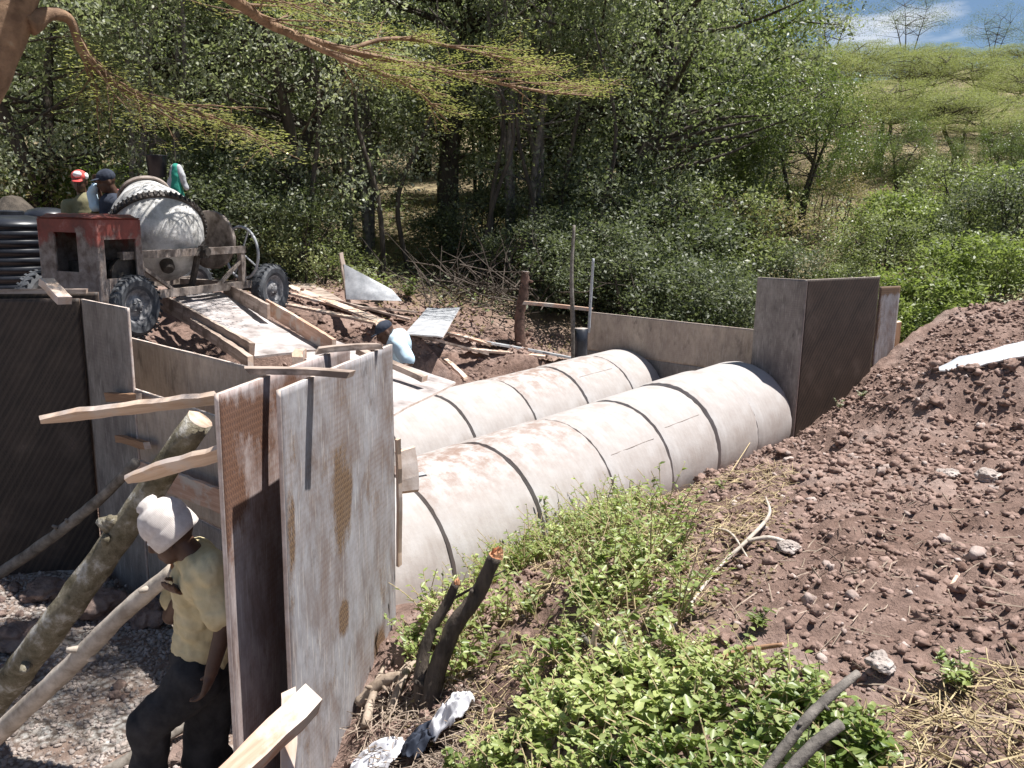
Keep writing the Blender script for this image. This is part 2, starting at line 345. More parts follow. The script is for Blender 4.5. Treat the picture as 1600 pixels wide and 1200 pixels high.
def m_hood():
    m, n, b, o = nodes('hood_paint'); v = coords(n); f = tnoise(n, v, 4, 8, .7)
    t = n.nodes.new('ShaderNodeTexCoord'); s_ = n.nodes.new('ShaderNodeSeparateXYZ'); n.links.new(t.outputs['Object'], s_.inputs[0])
    k = math_(n, 'ADD', math_(n, 'MULTIPLY', math_(n, 'SUBTRACT', s_.outputs[2], .93), 3.0), math_(n, 'MULTIPLY', math_(n, 'SUBTRACT', f, .42), 2.2))
    c = mixc(n, ramp(n, k, [(.0, (0, 0, 0)), (.3, (1, 1, 1))]), ramp(n, tnoise(n, v, 11, 6, .7), [(.35, (.13, .09, .075)), (.65, (.38, .33, .3))]), ramp(n, f, [(.35, (.13, .034, .028)), (.56, (.26, .06, .046)), (.7, (.36, .2, .18))]))
    n.links.new(c, b.inputs['Base Color']); b.inputs['Roughness'].default_value = .55; bump(n, b, f, .3, .006); return m
M['rust_red'] = m_hood()
def m_knit():
    m, n, b, o = nodes('knit'); w = n.nodes.new('ShaderNodeTexWave'); w.wave_type = 'BANDS'; w.bands_direction = 'X'
    t = n.nodes.new('ShaderNodeTexCoord'); s_ = n.nodes.new('ShaderNodeSeparateXYZ'); n.links.new(t.outputs['Object'], s_.inputs[0])
    an = math_(n, 'ARCTAN2', s_.outputs[1], s_.outputs[0]); rib = math_(n, 'SINE', math_(n, 'MULTIPLY', an, 96))
    c = ramp(n, tnoise(n, coords(n), 30, 4, .6), [(.35, (.6, .54, .5)), (.65, (.76, .7, .66))])
    n.links.new(c, b.inputs['Base Color']); b.inputs['Roughness'].default_value = 1; b.inputs['Sheen Weight'].default_value = .3
    bump(n, b, rib, .35, .003); return m
M['knit'] = m_knit()
def m_drum():
    m, n, b, o = nodes('drum_cement'); v = coords(n); f = tnoise(n, v, 5, 8, .7)
    n.links.new(ramp(n, f, [(.28, (.16, .15, .14)), (.44, (.45, .44, .42)), (.6, (.68, .67, .65))]), b.inputs['Base Color'])
    b.inputs['Roughness'].default_value = .7; bump(n, b, tnoise(n, v, 18, 6, .7), .8, .012); return m
M['drum'] = m_drum()

# ------------------------------------------------------------------ terrain
WTOP = -.735
LW0 = uw(-1.84, -2.2); LWD = Vector((-.965, -.262, 0)).normalized(); LWN = Vector((-LWD.y, LWD.x, 0))   # left wing line; LWN.y < 0 points to the pit
if LWN.y > 0: LWN = -LWN
PA = at(437, 610, z=-.70); PB = at(612, 538, z=-.70); PC = at(340, 616, z=-.70)
RWD = (PB-PA); RWD.z = 0; RWD.normalize(); RWN = Vector((RWD.y, -RWD.x, 0))         # right wing: direction away, normal to the bank
CT = []
def ct(*a): CT.extend(a)
for u in (-1.2, 0, 1.3, 2.6, 4, 5.3):
    for w, z in ((.55, -2.85), (.85, -2.68), (1.5, -2.28), (2.3, -1.86), (3.2, -1.6), (4.2, -1.42)):
        v = uw(u, w); ct((v.x, v.y, z+(.12 if u > 3 and w > 2 else 0)))
for u in (-1, .5, 2, 3.5, 5):
    for w, z in ((-2.85, -2.15), (-3.3, -2.0), (-4.2, -1.75)):
        v = uw(u, w); ct((v.x, v.y, z-(.15 if u > 3 else 0)+(.25 if u < 0 else 0)))
ct((-3.6, 7.9, -1.27), (-2.9, 9.9, -1.27), (-4.6, 8.4, -1.25), (-4, 10.5, -1.25), (-6, 9, -1.22), (-10, 9, -1.1), (-5.5, 6.6, -1.2), (-8, 6, -1.2), (-14, 12, -.9),
   (-2.1, 7.4, -1.45), (-1.9, 8.6, -1.5), (-1.6, 10.6, -1.5), (-.8, 9.6, -1.72), (-2.6, 12, -1.45), (.2, 12, -1.95), (1.2, 14.5, -2.0), (-1, 14, -1.6), (-5, 13, -1.3),
   (-9, 15, -.9), (-9, 21, -.2), (-3, 18, -1.0), (-1.5, 21, -.25), (2, 19, -1.2), (3.5, 16, -1.7), (5, 22, -.3), (-16, 20, .2), (-2, 27, .35), (-10, 28, .6), (4, 27, .5),
   (8, 19, .0), (11, 19, .1), (10, 23, .25), (14, 20, .3), (7, 15.5, -1.2), (10, 15, -1.0), (13, 14.5, -.8), (6.8, 13, -1.6), (9, 12.5, -1.15), (12, 11.5, -1.1),
   (3.4, 7.0, -1.41), (4.25, 7.0, -1.08), (4.9, 8.1, -1.22), (5.6, 9.2, -1.42), (6.5, 10.4, -1.32), (7.2, 9.0, -1.15), (8, 11, -.95), (6, 12.2, -1.38), (6.6, 11.6, -1.15), (5.4, 11.4, -1.62),
   (1.9, 4.2, -1.5), (1.2, 2.8, -1.42), (3, 4, -1.25), (4, 5, -1.12), (2.4, 2.4, -1.25), (1.4, 1.5, -1.4), (.5, 1.6, -1.55), (0, 0, -1.6), (3, 0, -1.3), (6, 4, -.95), (8, 7, -.9), (12, 6, -.8),
   (.5, 3.2, -1.72), (0, 2.6, -1.88), (.9, 4.4, -1.78), (.2, 4.3, -2.12), (-.3, 3.6, -2.3), (-.62, 4.42, -2.3), (-.75, 3.86, -2.44), (-.8, 3.3, -2.62), (-.4, 2.7, -2.3), (-.8, 2.4, -2.75), (-.7, 1, -2.2), (-1.5, 2.5, -3), (-2, 1, -3), (-2, -2, -2.9),
   (-3.5, 3, -3), (-6, 1, -3), (-1, -2, -2.1), (0, -6, -1.6), (-8, -5, -2.8), (5, -6, -1.2),
   (-30, 0, -1), (30, 0, 0), (-30, 35, 2), (30, 35, 4.0), (12, 32, 2.6), (0, 40, 2.2), (22, 24, 1.6), (14, 45, 5.2), (-10, 50, 4), (30, 60, 10), (0, 70, 7), (-40, 80, 8), (60, 80, 14), (60, 20, 3), (-70, 20, 1), (0, 160, 14), (120, 160, 20), (-120, 160, 14), (0, -60, -2), (150, -40, 0), (-150, -40, -2))
CT = np.array(CT)
def kern(d): return np.sqrt(d*d+.35**2)
_D = np.hypot(CT[:, None, 0]-CT[None, :, 0], CT[:, None, 1]-CT[None, :, 1])
_K = np.zeros((len(CT)+1,)*2); _K[:-1, :-1] = kern(_D)-np.eye(len(CT))*.02; _K[:-1, -1] = 1; _K[-1, :-1] = 1
_Wt = np.linalg.solve(_K, np.append(CT[:, 2], 0))
def gz(x, y, fine=True):
    x = np.asarray(x, float); y = np.asarray(y, float); sh = x.shape; x = x.ravel(); y = y.ravel(); z = np.full(x.shape, _Wt[-1])
    for i in range(len(CT)): z += _Wt[i]*kern(np.hypot(x-CT[i, 0], y-CT[i, 1]))
    r = np.hypot(x, y)
    if fine:
        z += (fbm(x, y, .8, 4, 3)-.5)*.22*sstep(1, 6, r)+(fbm(x, y, .12, 4, 5)-.5)*2.0*sstep(22, 60, r)
        k = 1-sstep(14, 22, r)
        z += k*((fbm(x, y, 2.2, 5, 11, .6)-.5)*.14+(np.abs(fbm(x, y, 9, 3, 12)-.5))*-.09)
        # clumps and ruts of the dug soil
        z += k*(np.maximum(fbm(x, y, 5, 4, 15)-.52, 0)*.2+(fbm(x, y, 14, 4, 16, .7)-.5)*.055)
    u = (x-A0.x)*H2.x+(y-A0.y)*H2.y; w = (x-A0.x)*SIDE.x+(y-A0.y)*SIDE.y
    m = sstep(-1.95, -1.9, u)*(1-sstep(5.45, 5.5, u))*sstep(-2.84, -2.78, w)*(1-sstep(.52, .62, w))
    z = z*(1-m)+(-3.15)*m
    zr = -3.0+(fbm(x, y, 2, 4, 21)-.5)*.12
    dl = (x-LW0.x)*LWN.x+(y-LW0.y)*LWN.y; dr = -((x-PC.x)*RWN.x+(y-PC.y)*RWN.y)
    wr = np.where(y > 3.1, .06, .06+(3.1-y)*.5)
    m = sstep(.0, .08, dl)*sstep(-.02, 1, (dr+.02)/wr)*(1-sstep(-1.95, -1.86, u))*(x < 1)
    z = z*(1-m)+zr*m
    m = sstep(5.95, 6.1, u)*(1-sstep(9, 12, u))*sstep(-3.4, -2.6, w)*(1-sstep(.4, .7, w-(u-5.9)*.3))
    z = z*(1-m)+np.minimum(z, -2.75)*m
    return z.reshape(sh)
def g1(x, y): return float(gz(np.array([x]), np.array([y]))[0])
def axis(segs):
    o = []
    for a, b, st in segs: o += list(np.arange(a, b-1e-6, st))
    return np.array(o+[segs[-1][1]])
def grow(a, b, st, f=1.16):
    o = []; x = a; s_ = 1 if b > a else -1
    while (b-x)*s_ > 0: o.append(x); x += s_*st; st *= f
    o.append(b); return o
gx = np.array(sorted(set(grow(-7.5, -400, .12)[1:]+list(axis([(-7.5, -1.4, .07), (-1.4, 5.6, .033), (5.6, 9, .06)]))+grow(9, 400, .1)[1:])))
gy = np.array(sorted(set(grow(.9, -60, .12)[1:]+list(axis([(.9, 6.5, .033), (6.5, 12, .05), (12, 16, .09)]))+grow(16, 500, .14)[1:])))
GX, GY = np.meshgrid(gx, gy); GZ = gz(GX, GY)
nx, ny = len(gx), len(gy)
idx = np.arange(nx*ny).reshape(ny, nx)
Fq = np.stack([idx[:-1, :-1], idx[:-1, 1:], idx[1:, 1:], idx[1:, :-1]], -1).reshape(-1, 4)
rr = np.hypot(GX, GY)
litter = np.clip(sstep(12.5, 17, GY+.25*GX+2*(fbm(GX, GY, .5, 3, 31)-.5))+sstep(10, 14, -GX), 0, 1)*.95
dl = (GX-LW0.x)*LWN.x+(GY-LW0.y)*LWN.y
gravel = ((GZ < -2.8)*(dl > .1)*(GX < -.9)*(GY < 6.6)).astype(float)
tag(npmesh('ground', np.stack([GX, GY, GZ], -1).reshape(-1, 3), Fq, [M['soil']], smooth=True, attr={'litter': litter, 'gravel': gravel}), kind='structure')

# ------------------------------------------------------------------ culvert pipes
def pipe_ring(name, c0, L, mud, seam_joint_shade, label, group, r=.725, jag=0, shift=(0, 0), seed=0):
    rs = np.random.default_rng(seed); seg = 96; prof = []
    nl = 14
    for i in range(nl+1): t = i/nl; prof.append((r-(.012 if i in (0, nl) else 0), .012+t*(L-.042)))
    prof += [(r-.04, L-.028), (r-.04, L+.004), (.6, L+.004), (.6, .004), (r-.03, .004)]
    V, cr_, md = [], [], []
    for j, (rad, z) in enumerate(prof):
        for k in range(seg):
            a = 2*math.pi*k/seg; rr_ = rad+(rs.random()-.5)*(.009 if j in (0, nl) else .0018)
            V.append((rr_*math.cos(a), rr_*math.sin(a), z))
            top = math.sin(a); md.append(min(1, 1.05*mud*max(0, (top-.62)/.38))*(1.0 if j <= nl else 0))
            cr_.append(.45 if nl < j < nl+3 else 0)  # joint recess darkened: mortar tone plus gap shade put into the colour
    n = len(prof); F_ = []
    for i in range(n):
        j = (i+1) % n
        for k in range(seg): F_.append((i*seg+k, i*seg+(k+1) % seg, j*seg+(k+1) % seg, j*seg+k))
    o = npmesh(name, np.array(V), np.array(F_), [M['concrete']], smooth=False, attr={'mud': np.array(md), 'seam_joint_shade': np.array(cr_)})
    o.data.polygons.foreach_set('use_smooth', np.ones(len(o.data.polygons), bool))
    try:
        o.data.set_sharp_from_angle(angle=R(40))
    except Exception: pass
    Z = DIR; X = -SIDE; Y = Z.cross(X)
    Mx = Matrix((X, Y, Z)).transposed().to_4x4(); Mx.translation = c0+SIDE*shift[0]+Vector((0, 0, shift[1]))
    o.matrix_world = Mx
    tag(o, label, 'concrete pipe', group)
    # seam of the casting mould as a thin raised line
    if seam_joint_shade:
        b = MB(); a = R(180-seam_joint_shade)
        pts = [Vector((math.cos(a)*(r+.0005), math.sin(a)*(r+.0005), L*(.12+.72*i/8)))+Vector((rs.normal()*.002, 0, 0)) for i in range(9)]
        b.tube(pts, .0035, 5); s_ = b.build('mould_seam', M['mortar'], o)
    return o
NS = [-2.05, -.648, .759, 2.18, 3.548, 4.854, 6.116, 7.42]
nearlab = ['concrete pipe ring of the near row, partly hidden behind the tall grey form panel', 'near row pipe ring with brown mud on its crown, just behind the broken stump',
           'muddy topped near row pipe ring, second one with its whole side showing', 'near row pipe ring with a long straight mould seam, middle of the row',
           'near row pipe ring with a leafy twig standing in front of it', 'near row pipe ring set slightly high, third from the far headwall', 'next to last pipe ring of the near row before the far headwall', 'last near row pipe ring, its end shaded by the far headwall panel']
sh = [(0, 0), (0, -.006), (.008, .004), (0, -.008), (-.005, 0), (.004, .02), (0, -.004)]
mud = [.3, .95, .75, .35, .15, .3, .1]
seams = [0, 0, 0, 40, 44, 0, 0]
for i in range(7):
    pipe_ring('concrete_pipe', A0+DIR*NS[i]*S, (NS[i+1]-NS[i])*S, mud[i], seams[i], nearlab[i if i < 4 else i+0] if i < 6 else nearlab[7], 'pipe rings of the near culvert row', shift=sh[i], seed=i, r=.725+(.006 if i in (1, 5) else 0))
B0 = A0+SIDE*(-2.769*S)+Vector((0, 0, -.191*S))
FS = [-1.65, -.2, 1.22, 2.625, 4.049, 5.472, 6.878, 7.9]
farlab = ['far row pipe ring hidden behind the grey form panel at the outlet', 'far row pipe ring behind the near row, close to the outlet', 'far row pipe ring whose crown shows right of the grey form panel', 'far row pipe ring beside the plywood sheet and soil heap',
          'far row pipe ring with wide muddy patch on its crown', 'clean far row pipe ring after the muddy one', 'far row pipe ring with a thin dark seam near the low tan form', 'short end ring of the far row touching the low tan form']
mud = [.2, .2, .25, .3, .9, .6, .3, .1]
for i in range(7):
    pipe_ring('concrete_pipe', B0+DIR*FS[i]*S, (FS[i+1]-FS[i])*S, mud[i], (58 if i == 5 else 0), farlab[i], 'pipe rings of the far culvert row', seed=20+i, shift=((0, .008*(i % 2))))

# ------------------------------------------------------------------ formwork panels
def panel(name, p0, p1, zt, zb, th, mface, medge, label, cat='form panel', group=None, stain=None, zt1=None, back=None, studs=0, nface=1, lean=0):
    """vertical sheet from p0 to p1 (xy), visible face on the right-hand side of p0->p1 when nface = 1"""
    p0 = Vector((p0[0], p0[1], 0)); p1 = Vector((p1[0], p1[1], 0)); d = p1-p0; L = d.length; d.normalize(); H = zt-zb
    zt1 = zt if zt1 is None else zt1
    nu, nv = max(6, int(L/.03)), max(8, int(H/.03))
    us = np.linspace(0, L, nu+1); vs = np.linspace(0, 1, nv+1); U, Vv = np.meshgrid(us, vs)
    top = (zt1-zt)*U/L; Zl = top-(H+top)*Vv
    wob = (fbm(U, Zl, 1.5, 2, 44)-.5)*.012
    V0 = np.stack([U, wob*0, Zl], -1).reshape(-1, 3); V0[:, 1] = (wob-.006).reshape(-1)*1.0
    sgn = 1 if nface == 1 else -1
    V1 = V0.copy(); V1[:, 1] += th*sgn
    ii = np.arange((nu+1)*(nv+1)).reshape(nv+1, nu+1); N_ = (nu+1)*(nv+1)
    f = np.stack([ii[:-1, :-1], ii[1:, :-1], ii[1:, 1:], ii[:-1, 1:]], -1).reshape(-1, 4)
    g = f[:, ::-1]+N_
    ed = []
    for a, b in ((ii[0, :-1], ii[0, 1:]), (ii[-1, 1:], ii[-1, :-1])): ed.append(np.stack([a, b, b+N_, a+N_], -1))
    for a, b in ((ii[1:, 0], ii[:-1, 0]), (ii[:-1, -1], ii[1:, -1])): ed.append(np.stack([a, b, b+N_, a+N_], -1))
    e = np.concatenate(ed)
    st = np.zeros(U.shape)
    if stain:
        for (cu, cz, ru, rz, k) in stain:
            st += k*np.exp(-(((U-cu)/ru)**2+((Zl-cz)/rz)**2)**1.5)
    Va = np.concatenate([V0, V1]); FF = np.concatenate([f, g, e])
    if sgn < 0: FF = FF[:, ::-1]
    o = npmesh(name, Va, FF, [mface, medge, back or mface], attr={'stain': np.tile(st.ravel(), 2)})
    mi = np.zeros(len(FF), np.int32); mi[len(f):2*len(f)] = 2; mi[2*len(f):] = 1; o.data.polygons.foreach_set('material_index', mi)
    o.location = (p0.x, p0.y, zt); o.rotation_euler = (lean, 0, math.atan2(d.y, d.x))
    tag(o, label, cat, group)
    for k in range(studs):
        b = MB(); x = L*(k+.5)/studs; b.box((x, sgn*(th+.026), -(H)/2), (.05, .05, H-.02)); b.build('stud', M['wood_old'], o)
    return o
def loc_on(px, py, p0, p1, zt):   # pixel of the photo -> (u, z) on a panel, used to measure where its stains are
    d = (Vector(p1)-Vector(p0)); d.z = 0; d.normalize(); n = Vector((d.y, -d.x, 0)); P = onp(px, py, p0, n); return (P-Vector(p0)).dot(d), P.z-zt
GW = 'form panels of the culvert walls'
# right wing wall of the outlet: two faces of one form, 0.19 m apart
fs = []
for (px, py, ru, rz, k) in ((535, 790, .11, .26, 1.0), (515, 730, .12, .12, .4), (455, 830, .035, .2, .7), (535, 965, .06, .1, 1.2), (592, 1010, .09, .12, .9), (452, 920, .03, .14, .6), (600, 900, .12, .2, .3), (560, 660, .3, .15, .15), (520, 1060, .2, .08, .3), (470, 1150, .1, .15, .5), (458, 700, .04, .1, .6), (520, 620, .3, .12, .2), (580, 760, .1, .3, .25), (610, 700, .08, .4, .3), (560, 1120, .12, .1, .5)):
    u, z = loc_on(px, py, PA, PB, -.7); fs.append((u, z, ru, rz, k))
panel('form_panel', PA, PB, -.70, -3.1, .02, M['panel_grey'], M['edge'], 'tall grey sheet with rust brown stains, nearest form of the outlet wing wall', group=GW, stain=fs)
fs = []
PD = PC+RWD*1.22
for (px, py, ru, rz, k) in ((368, 640, .12, .08, .5), (360, 700, .07, .15, .6), (372, 780, .08, .12, .6), (395, 660, .08, .1, .5), (430, 640, .3, .2, .3), (460, 610, .3, .08, .5), (400, 740, .25, .3, .3), (350, 760, .04, .5, .5)):
    u, z = loc_on(px, py, PC, PD, -.7); fs.append((u, z, ru, rz, k))
panel('form_panel', PC, PD, -.70, -3.1, .02, M['panel_rust'], M['edge'], 'rust streaked sheet just behind the tall grey one, shaded in its lower half', group=GW, stain=fs)
# headwall of the outlet
T0 = onp(125, 470, uw(-1.84, 0), H2); T1 = onp(197, 478, uw(-1.84, 0), H2)
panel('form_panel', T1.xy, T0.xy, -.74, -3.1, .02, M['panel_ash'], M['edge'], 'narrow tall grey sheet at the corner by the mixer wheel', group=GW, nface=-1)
e0 = uw(-1.825, cuw(T1.x, T1.y)[1]-.05); e1 = uw(-1.825, 1.12)
panel('form_panel', e1.xy, e0.xy, -1.34, -2.12, .02, M['panel_tan'], M['edge'], 'upper sheet of the outlet headwall with small wooden cleats, behind the mossy log', group=GW, nface=-1)
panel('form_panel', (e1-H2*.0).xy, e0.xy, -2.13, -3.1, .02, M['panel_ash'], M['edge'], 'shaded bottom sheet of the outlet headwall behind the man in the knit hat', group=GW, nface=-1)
i0 = onp(203, 528, uw(-1.5, 0), H2); i1 = uw(-1.5, 1.15)
panel('form_panel', i1.xy, (i0-SIDE*.25).xy, i0.z, -1.9, .02, M['panel_tan'], M['edge'], 'low tan sheet in front of the near mixer wheel and the soil', group=GW, nface=-1)
# left wing wall of the outlet
L1 = LW0+LWD*1.3; L2 = LW0+LWD*3.4
tl0 = T0.copy()
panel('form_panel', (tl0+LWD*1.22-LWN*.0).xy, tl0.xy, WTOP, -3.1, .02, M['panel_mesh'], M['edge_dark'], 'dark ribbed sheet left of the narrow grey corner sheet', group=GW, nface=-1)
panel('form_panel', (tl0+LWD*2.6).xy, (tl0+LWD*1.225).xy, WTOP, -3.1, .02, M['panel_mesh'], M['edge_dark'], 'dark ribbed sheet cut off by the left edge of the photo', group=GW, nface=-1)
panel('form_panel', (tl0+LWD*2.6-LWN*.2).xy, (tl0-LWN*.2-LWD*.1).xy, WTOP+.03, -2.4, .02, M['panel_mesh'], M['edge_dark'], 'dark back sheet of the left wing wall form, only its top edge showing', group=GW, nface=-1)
# far headwall
f0 = onp(920, 487, uw(5.72, 0), H2); f1 = onp(1190, 516, uw(5.72, 0), H2)
panel('form_panel', f0.xy, f1.xy, f0.z, -2.05, .02, M['panel_tan'], M['edge'], 'long low tan sheet closing the far end of the two pipe rows', group=GW, zt1=f1.z)
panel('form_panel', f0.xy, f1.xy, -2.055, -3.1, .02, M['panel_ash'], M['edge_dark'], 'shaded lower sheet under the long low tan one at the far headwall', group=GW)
g0 = onp(1184, 433, uw(5.40, 0), H2); g1_ = onp(1262, 437, uw(5.40, 0), H2)
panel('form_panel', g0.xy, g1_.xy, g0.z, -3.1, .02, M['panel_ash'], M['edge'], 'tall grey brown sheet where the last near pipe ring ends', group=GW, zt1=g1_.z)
h1 = at(1375, 432, z=-.735); FWD = (h1-g1_); FWD.z = 0; FWD.normalize(); FWN = Vector((FWD.y, -FWD.x, 0))
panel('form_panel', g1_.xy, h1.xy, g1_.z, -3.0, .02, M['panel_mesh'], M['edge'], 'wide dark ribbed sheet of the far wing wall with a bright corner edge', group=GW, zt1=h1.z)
q0 = h1-FWN*.22-FWD*.25
q0 = onp(1376, 448, h1-FWN*.25, FWN); q1 = onp(1407, 448, h1-FWN*.25, FWN)
panel('form_panel', q0.xy, q1.xy, q0.z, -2.9, .02, M['panel_grey'], M['edge_dark'], 'grey white smeared sheet standing behind the far dark sheet', group=GW, stain=[(.3, 0, .6, .12, 1.2), (.0, -.5, .1, .5, .5)])
_ts = np.concatenate([np.arange(1, 14, .02), np.arange(14, 60, .2)])
def ong(px, py, dz=0):
    r = ray(px, py); z = gz(r.x/r.y*_ts, _ts); k = np.argmax(r.z/r.y*_ts < z)
    y = _ts[k]; return Vector((r.x/r.y*y, y, float(z[k])+dz))

# ------------------------------------------------------------------ timber
def plank(name, p, q, w, t, m, label, cat='plank', group=None, up=(0, 0, 1), jag=.012, taper=0, notch=None, parent=None, cutm=None):
    p, q = Vector(p), Vector(q); d = q-p; L = d.length; d.normalize(); b = Vector(up).cross(d).normalized(); n = d.cross(b)
    Mx = Matrix((d, b, n)).transposed().to_4x4(); Mx.translation = p
    k = max(3, int(L/.08)); mb = MB(); rs = random.Random(label); prev = None
    for i in range(k+1):
        x = L*i/k; ww = w*(1-taper*max(0, (.18-i/k)/.18)) if taper else w
        e = [rs.uniform(-jag, jag)*.5 for _ in range(4)]; ex = rs.uniform(-jag, jag)*2 if i in (0, k) else 0
        bow = .006*math.sin(i/k*3.1)
        mb.v += [(x+ex, -ww/2+e[0], -t/2+bow), (x, ww/2+e[1], -t/2+bow), (x-ex, ww/2+e[1], t/2+bow), (x, -ww/2+e[0], t/2+bow)]
    for i in range(k):
        for a in range(4): mb.f.append((4*i+a, 4*i+(a+1) % 4, 4*i+4+(a+1) % 4, 4*i+4+a)); mb.m.append(0)
    mb.f += [(3, 2, 1, 0), (4*k, 4*k+1, 4*k+2, 4*k+3)]; mb.m += [1, 1]
    me = bpy.data.meshes.new(name); me.from_pydata(mb.v, [], mb.f); me.update(); me.polygons.foreach_set('material_index', mb.m)
    o = link(name, me, [m, cutm or M['wood_new']], parent); o.matrix_world = Mx
    if label and not parent: tag(o, label, cat, group)
    return o
def log(name, pts, rad, m, label, cat, group=None, cut=None, seg=14, jit=.07, knots=0, n=8):
    P, r = smooth_pts(pts, rad, n); o0 = P[0]; mb = MB(); mb.tube([p-o0 for p in P], r, seg, True, 0, jit)
    mb.m[-1] = 1; mb.m[-2] = 1
    rs = random.Random(label)
    for i in range(knots):
        a = rs.randrange(3, len(P)-3); d = Vector((rs.uniform(-1, 1), rs.uniform(-1, .2), rs.uniform(-.3, 1))).normalized()
        mb.tube([P[a]-o0, P[a]-o0+d*r[a]*1.5, P[a]-o0+d*r[a]*2], [r[a]*.5, r[a]*.35, r[a]*.25], 7, True, 0, .1)
    ob = mb.build(name, [m, cut or m], None, o0, True); tag(ob, label, cat, group); return ob
tz = -.69
plank('batten', at(386, 579, z=tz+.012), at(549, 585, z=tz+.012), .055, .026, M['wood_old'], 'splintered batten laid across both wing wall forms, nearer one', 'batten', 'battens across the form tops')
plank('batten', at(495, 548, z=tz+.012), at(593, 541, z=tz+.012), .05, .028, M['wood_old'], 'short straight batten laid across both wing wall forms, farther one', 'batten', 'battens across the form tops')
plank('batten', at(464, 566, z=-.745), at(470, 552, z=-.745), .05, .05, M['wood_red'], 'stubby wood block peeping up behind the rust streaked sheet', 'wood block')
plank('plank', at(62, 656, y=4.3), at(340, 622, y=4.15), .075, .03, M['wood_new'], 'pale pointed plank sticking out level over the left pit wall', 'plank', up=(0, .75, .66), taper=.6)
plank('plank', at(198, 750, y=3.55), at(352, 706, y=3.22), .07, .025, M['wood_new'], 'bright short plank jutting left from the rust streaked sheet above the knit hat', 'plank', up=(0, .8, .6), taper=.5)
plank('cleat', onp(170, 620, uw(-1.90, 0), H2), onp(217, 622, uw(-1.90, 0), H2), .06, .05, M['wood_brown'], 'brown cleat at the corner where narrow grey sheet meets the headwall', 'wood cleat', up=H2)
plank('cleat', onp(184, 685, uw(-1.90, 0), H2), onp(230, 697, uw(-1.90, 0), H2), .05, .04, M['wood_brown'], 'small yellowish cleat below the pale pointed plank', 'wood cleat', up=H2)
plank('plank', onp(215, 735, uw(-1.93, 0), H2), onp(352, 785, uw(-1.93, 0), H2), .16, .03, M['wood_red'], 'wide reddish board nailed across the headwall behind the knit hat', 'plank', up=H2)
plank('timber_block', at(72, 440, y=6.2), at(100, 470, y=5.95), .09, .06, M['wood_new'], 'short bright wood offcut lying on top of the dark ribbed sheets', 'wood block')
rl = WTOP+.045
plank('rail', (tl0.x-2.6, tl0.y-.75-.1+.15, rl), (tl0.x-.0, tl0.y-.0+.12, rl), .05, .035, M['wood_old'], 'thin timber rail along the top of the left wing wall', 'rail')
log('log_strut', [ong(-25, 1130, .05)+Vector((0, 0, 0)), at(60, 1010, y=4.1), at(170, 860, y=4.02), at(312, 655, y=3.95)], [.085, .082, .075, .064], M['moss_log'], 'thick mossy log leaning up against the outlet headwall', 'log', cut=M['wood_new'], knots=5, jit=.09)
log('pole', [ong(-60, 1215, .05), at(95, 1055, y=3.6), at(190, 960, y=3.5), at(277, 888, y=3.42)], [.05, .046, .04, .036], M['pole_pale'], 'pale peeled pole held by the man in the knit hat', 'pole', cut=M['cut_orange'], knots=3, jit=.06)
log('pole', [at(-60, 935, y=5.5), at(60, 855, y=5.25), at(150, 785, y=5.05), at(212, 722, y=4.9)], [.04, .038, .034, .03], M['pole_grey'], 'thin grey pole bracing the dark left wing wall', 'pole', jit=.1, knots=2)
log('pole', [at(150, 1190, y=3.9)+Vector((0, 0, -.1)), ong(370, 1115, .12)], [.035, .03], M['pole_grey'], 'thin shaded pole lying in the pit behind the legs of the man', 'pole')
plank('beam', at(335, 1240, y=2.35), at(488, 1092, y=2.72), .085, .085, M['wood_red'], 'thick reddish beam with splintered end at the foot of the grey sheet', 'beam', up=(.2, -.5, .85), jag=.01)
plank('plank', at(448, 1290, y=2.6), at(452, 1082, y=2.86), .05, .02, M['wood_new'], 'pale thin board tucked upright behind the thick reddish beam', 'plank', up=(.3, -.9, 0))
# bits at the right edge of the tall grey sheet
k0 = PB+RWD*.02
plank('plank', Vector((k0.x+.02, k0.y, -1.95)), Vector((k0.x+.02, k0.y, -1.22)), .05, .02, M['wood_new'], 'narrow plywood strip on the far edge of the tall grey sheet', 'plank', up=(.9, .4, 0))
plank('plywood_offcut', at(641, 768, y=4.75), at(633, 702, y=4.75), .12, .02, M['edge'], 'small upright plywood offcut beside the nearest pipe crown', 'plywood offcut', up=(.6, -.8, 0))
plank('metal_strip', at(628, 752, y=4.9), at(664, 740, y=4.95), .06, .012, M['tin'], 'small bent metal strip lying on the near pipe crown by the grey sheet', 'metal strip')
# far end: brown board, rail, posts
plank('plank', onp(1398, 506, q0-FWN*.05, FWN)+Vector((0, 0, -1.3)), onp(1400, 503, q0-FWN*.05, FWN), .19, .04, M['wood_brown'], 'upright brown board behind the far wing wall form', 'board', up=(.5, -.85, 0))
plank('plank', ong(1466, 590, .05), at(1650, 534, y=6.66), .14, .02, M['board_white'], 'long whitish board lying on the soil bank at the right edge', 'board', jag=.02, taper=.7, up=(-.15, -.6, .8))
plank('rail', at(818, 473, y=12.6), at(925, 484, y=12.55), .07, .05, M['wood_red'], 'level wooden rail from the reddish stump to the low tan form', 'rail')
log('pole', [at(897, 560, y=12.3)+Vector((0, 0, -.3)), at(895, 500, y=12.3), at(893, 430, y=12.3), at(897, 352, y=12.4)], [.035, .033, .028, .022], M['pole_grey'], 'tall crooked thin pole standing left of the low tan form', 'pole')
log('metal_rod', [at(921, 488, y=12.35)+Vector((0, 0, -.3)), at(924, 450, y=12.35), at(927, 404, y=12.3)], [.022, .022, .02], M['tin'], 'thin pale metal rod standing up at the end of low tan form', 'rod')
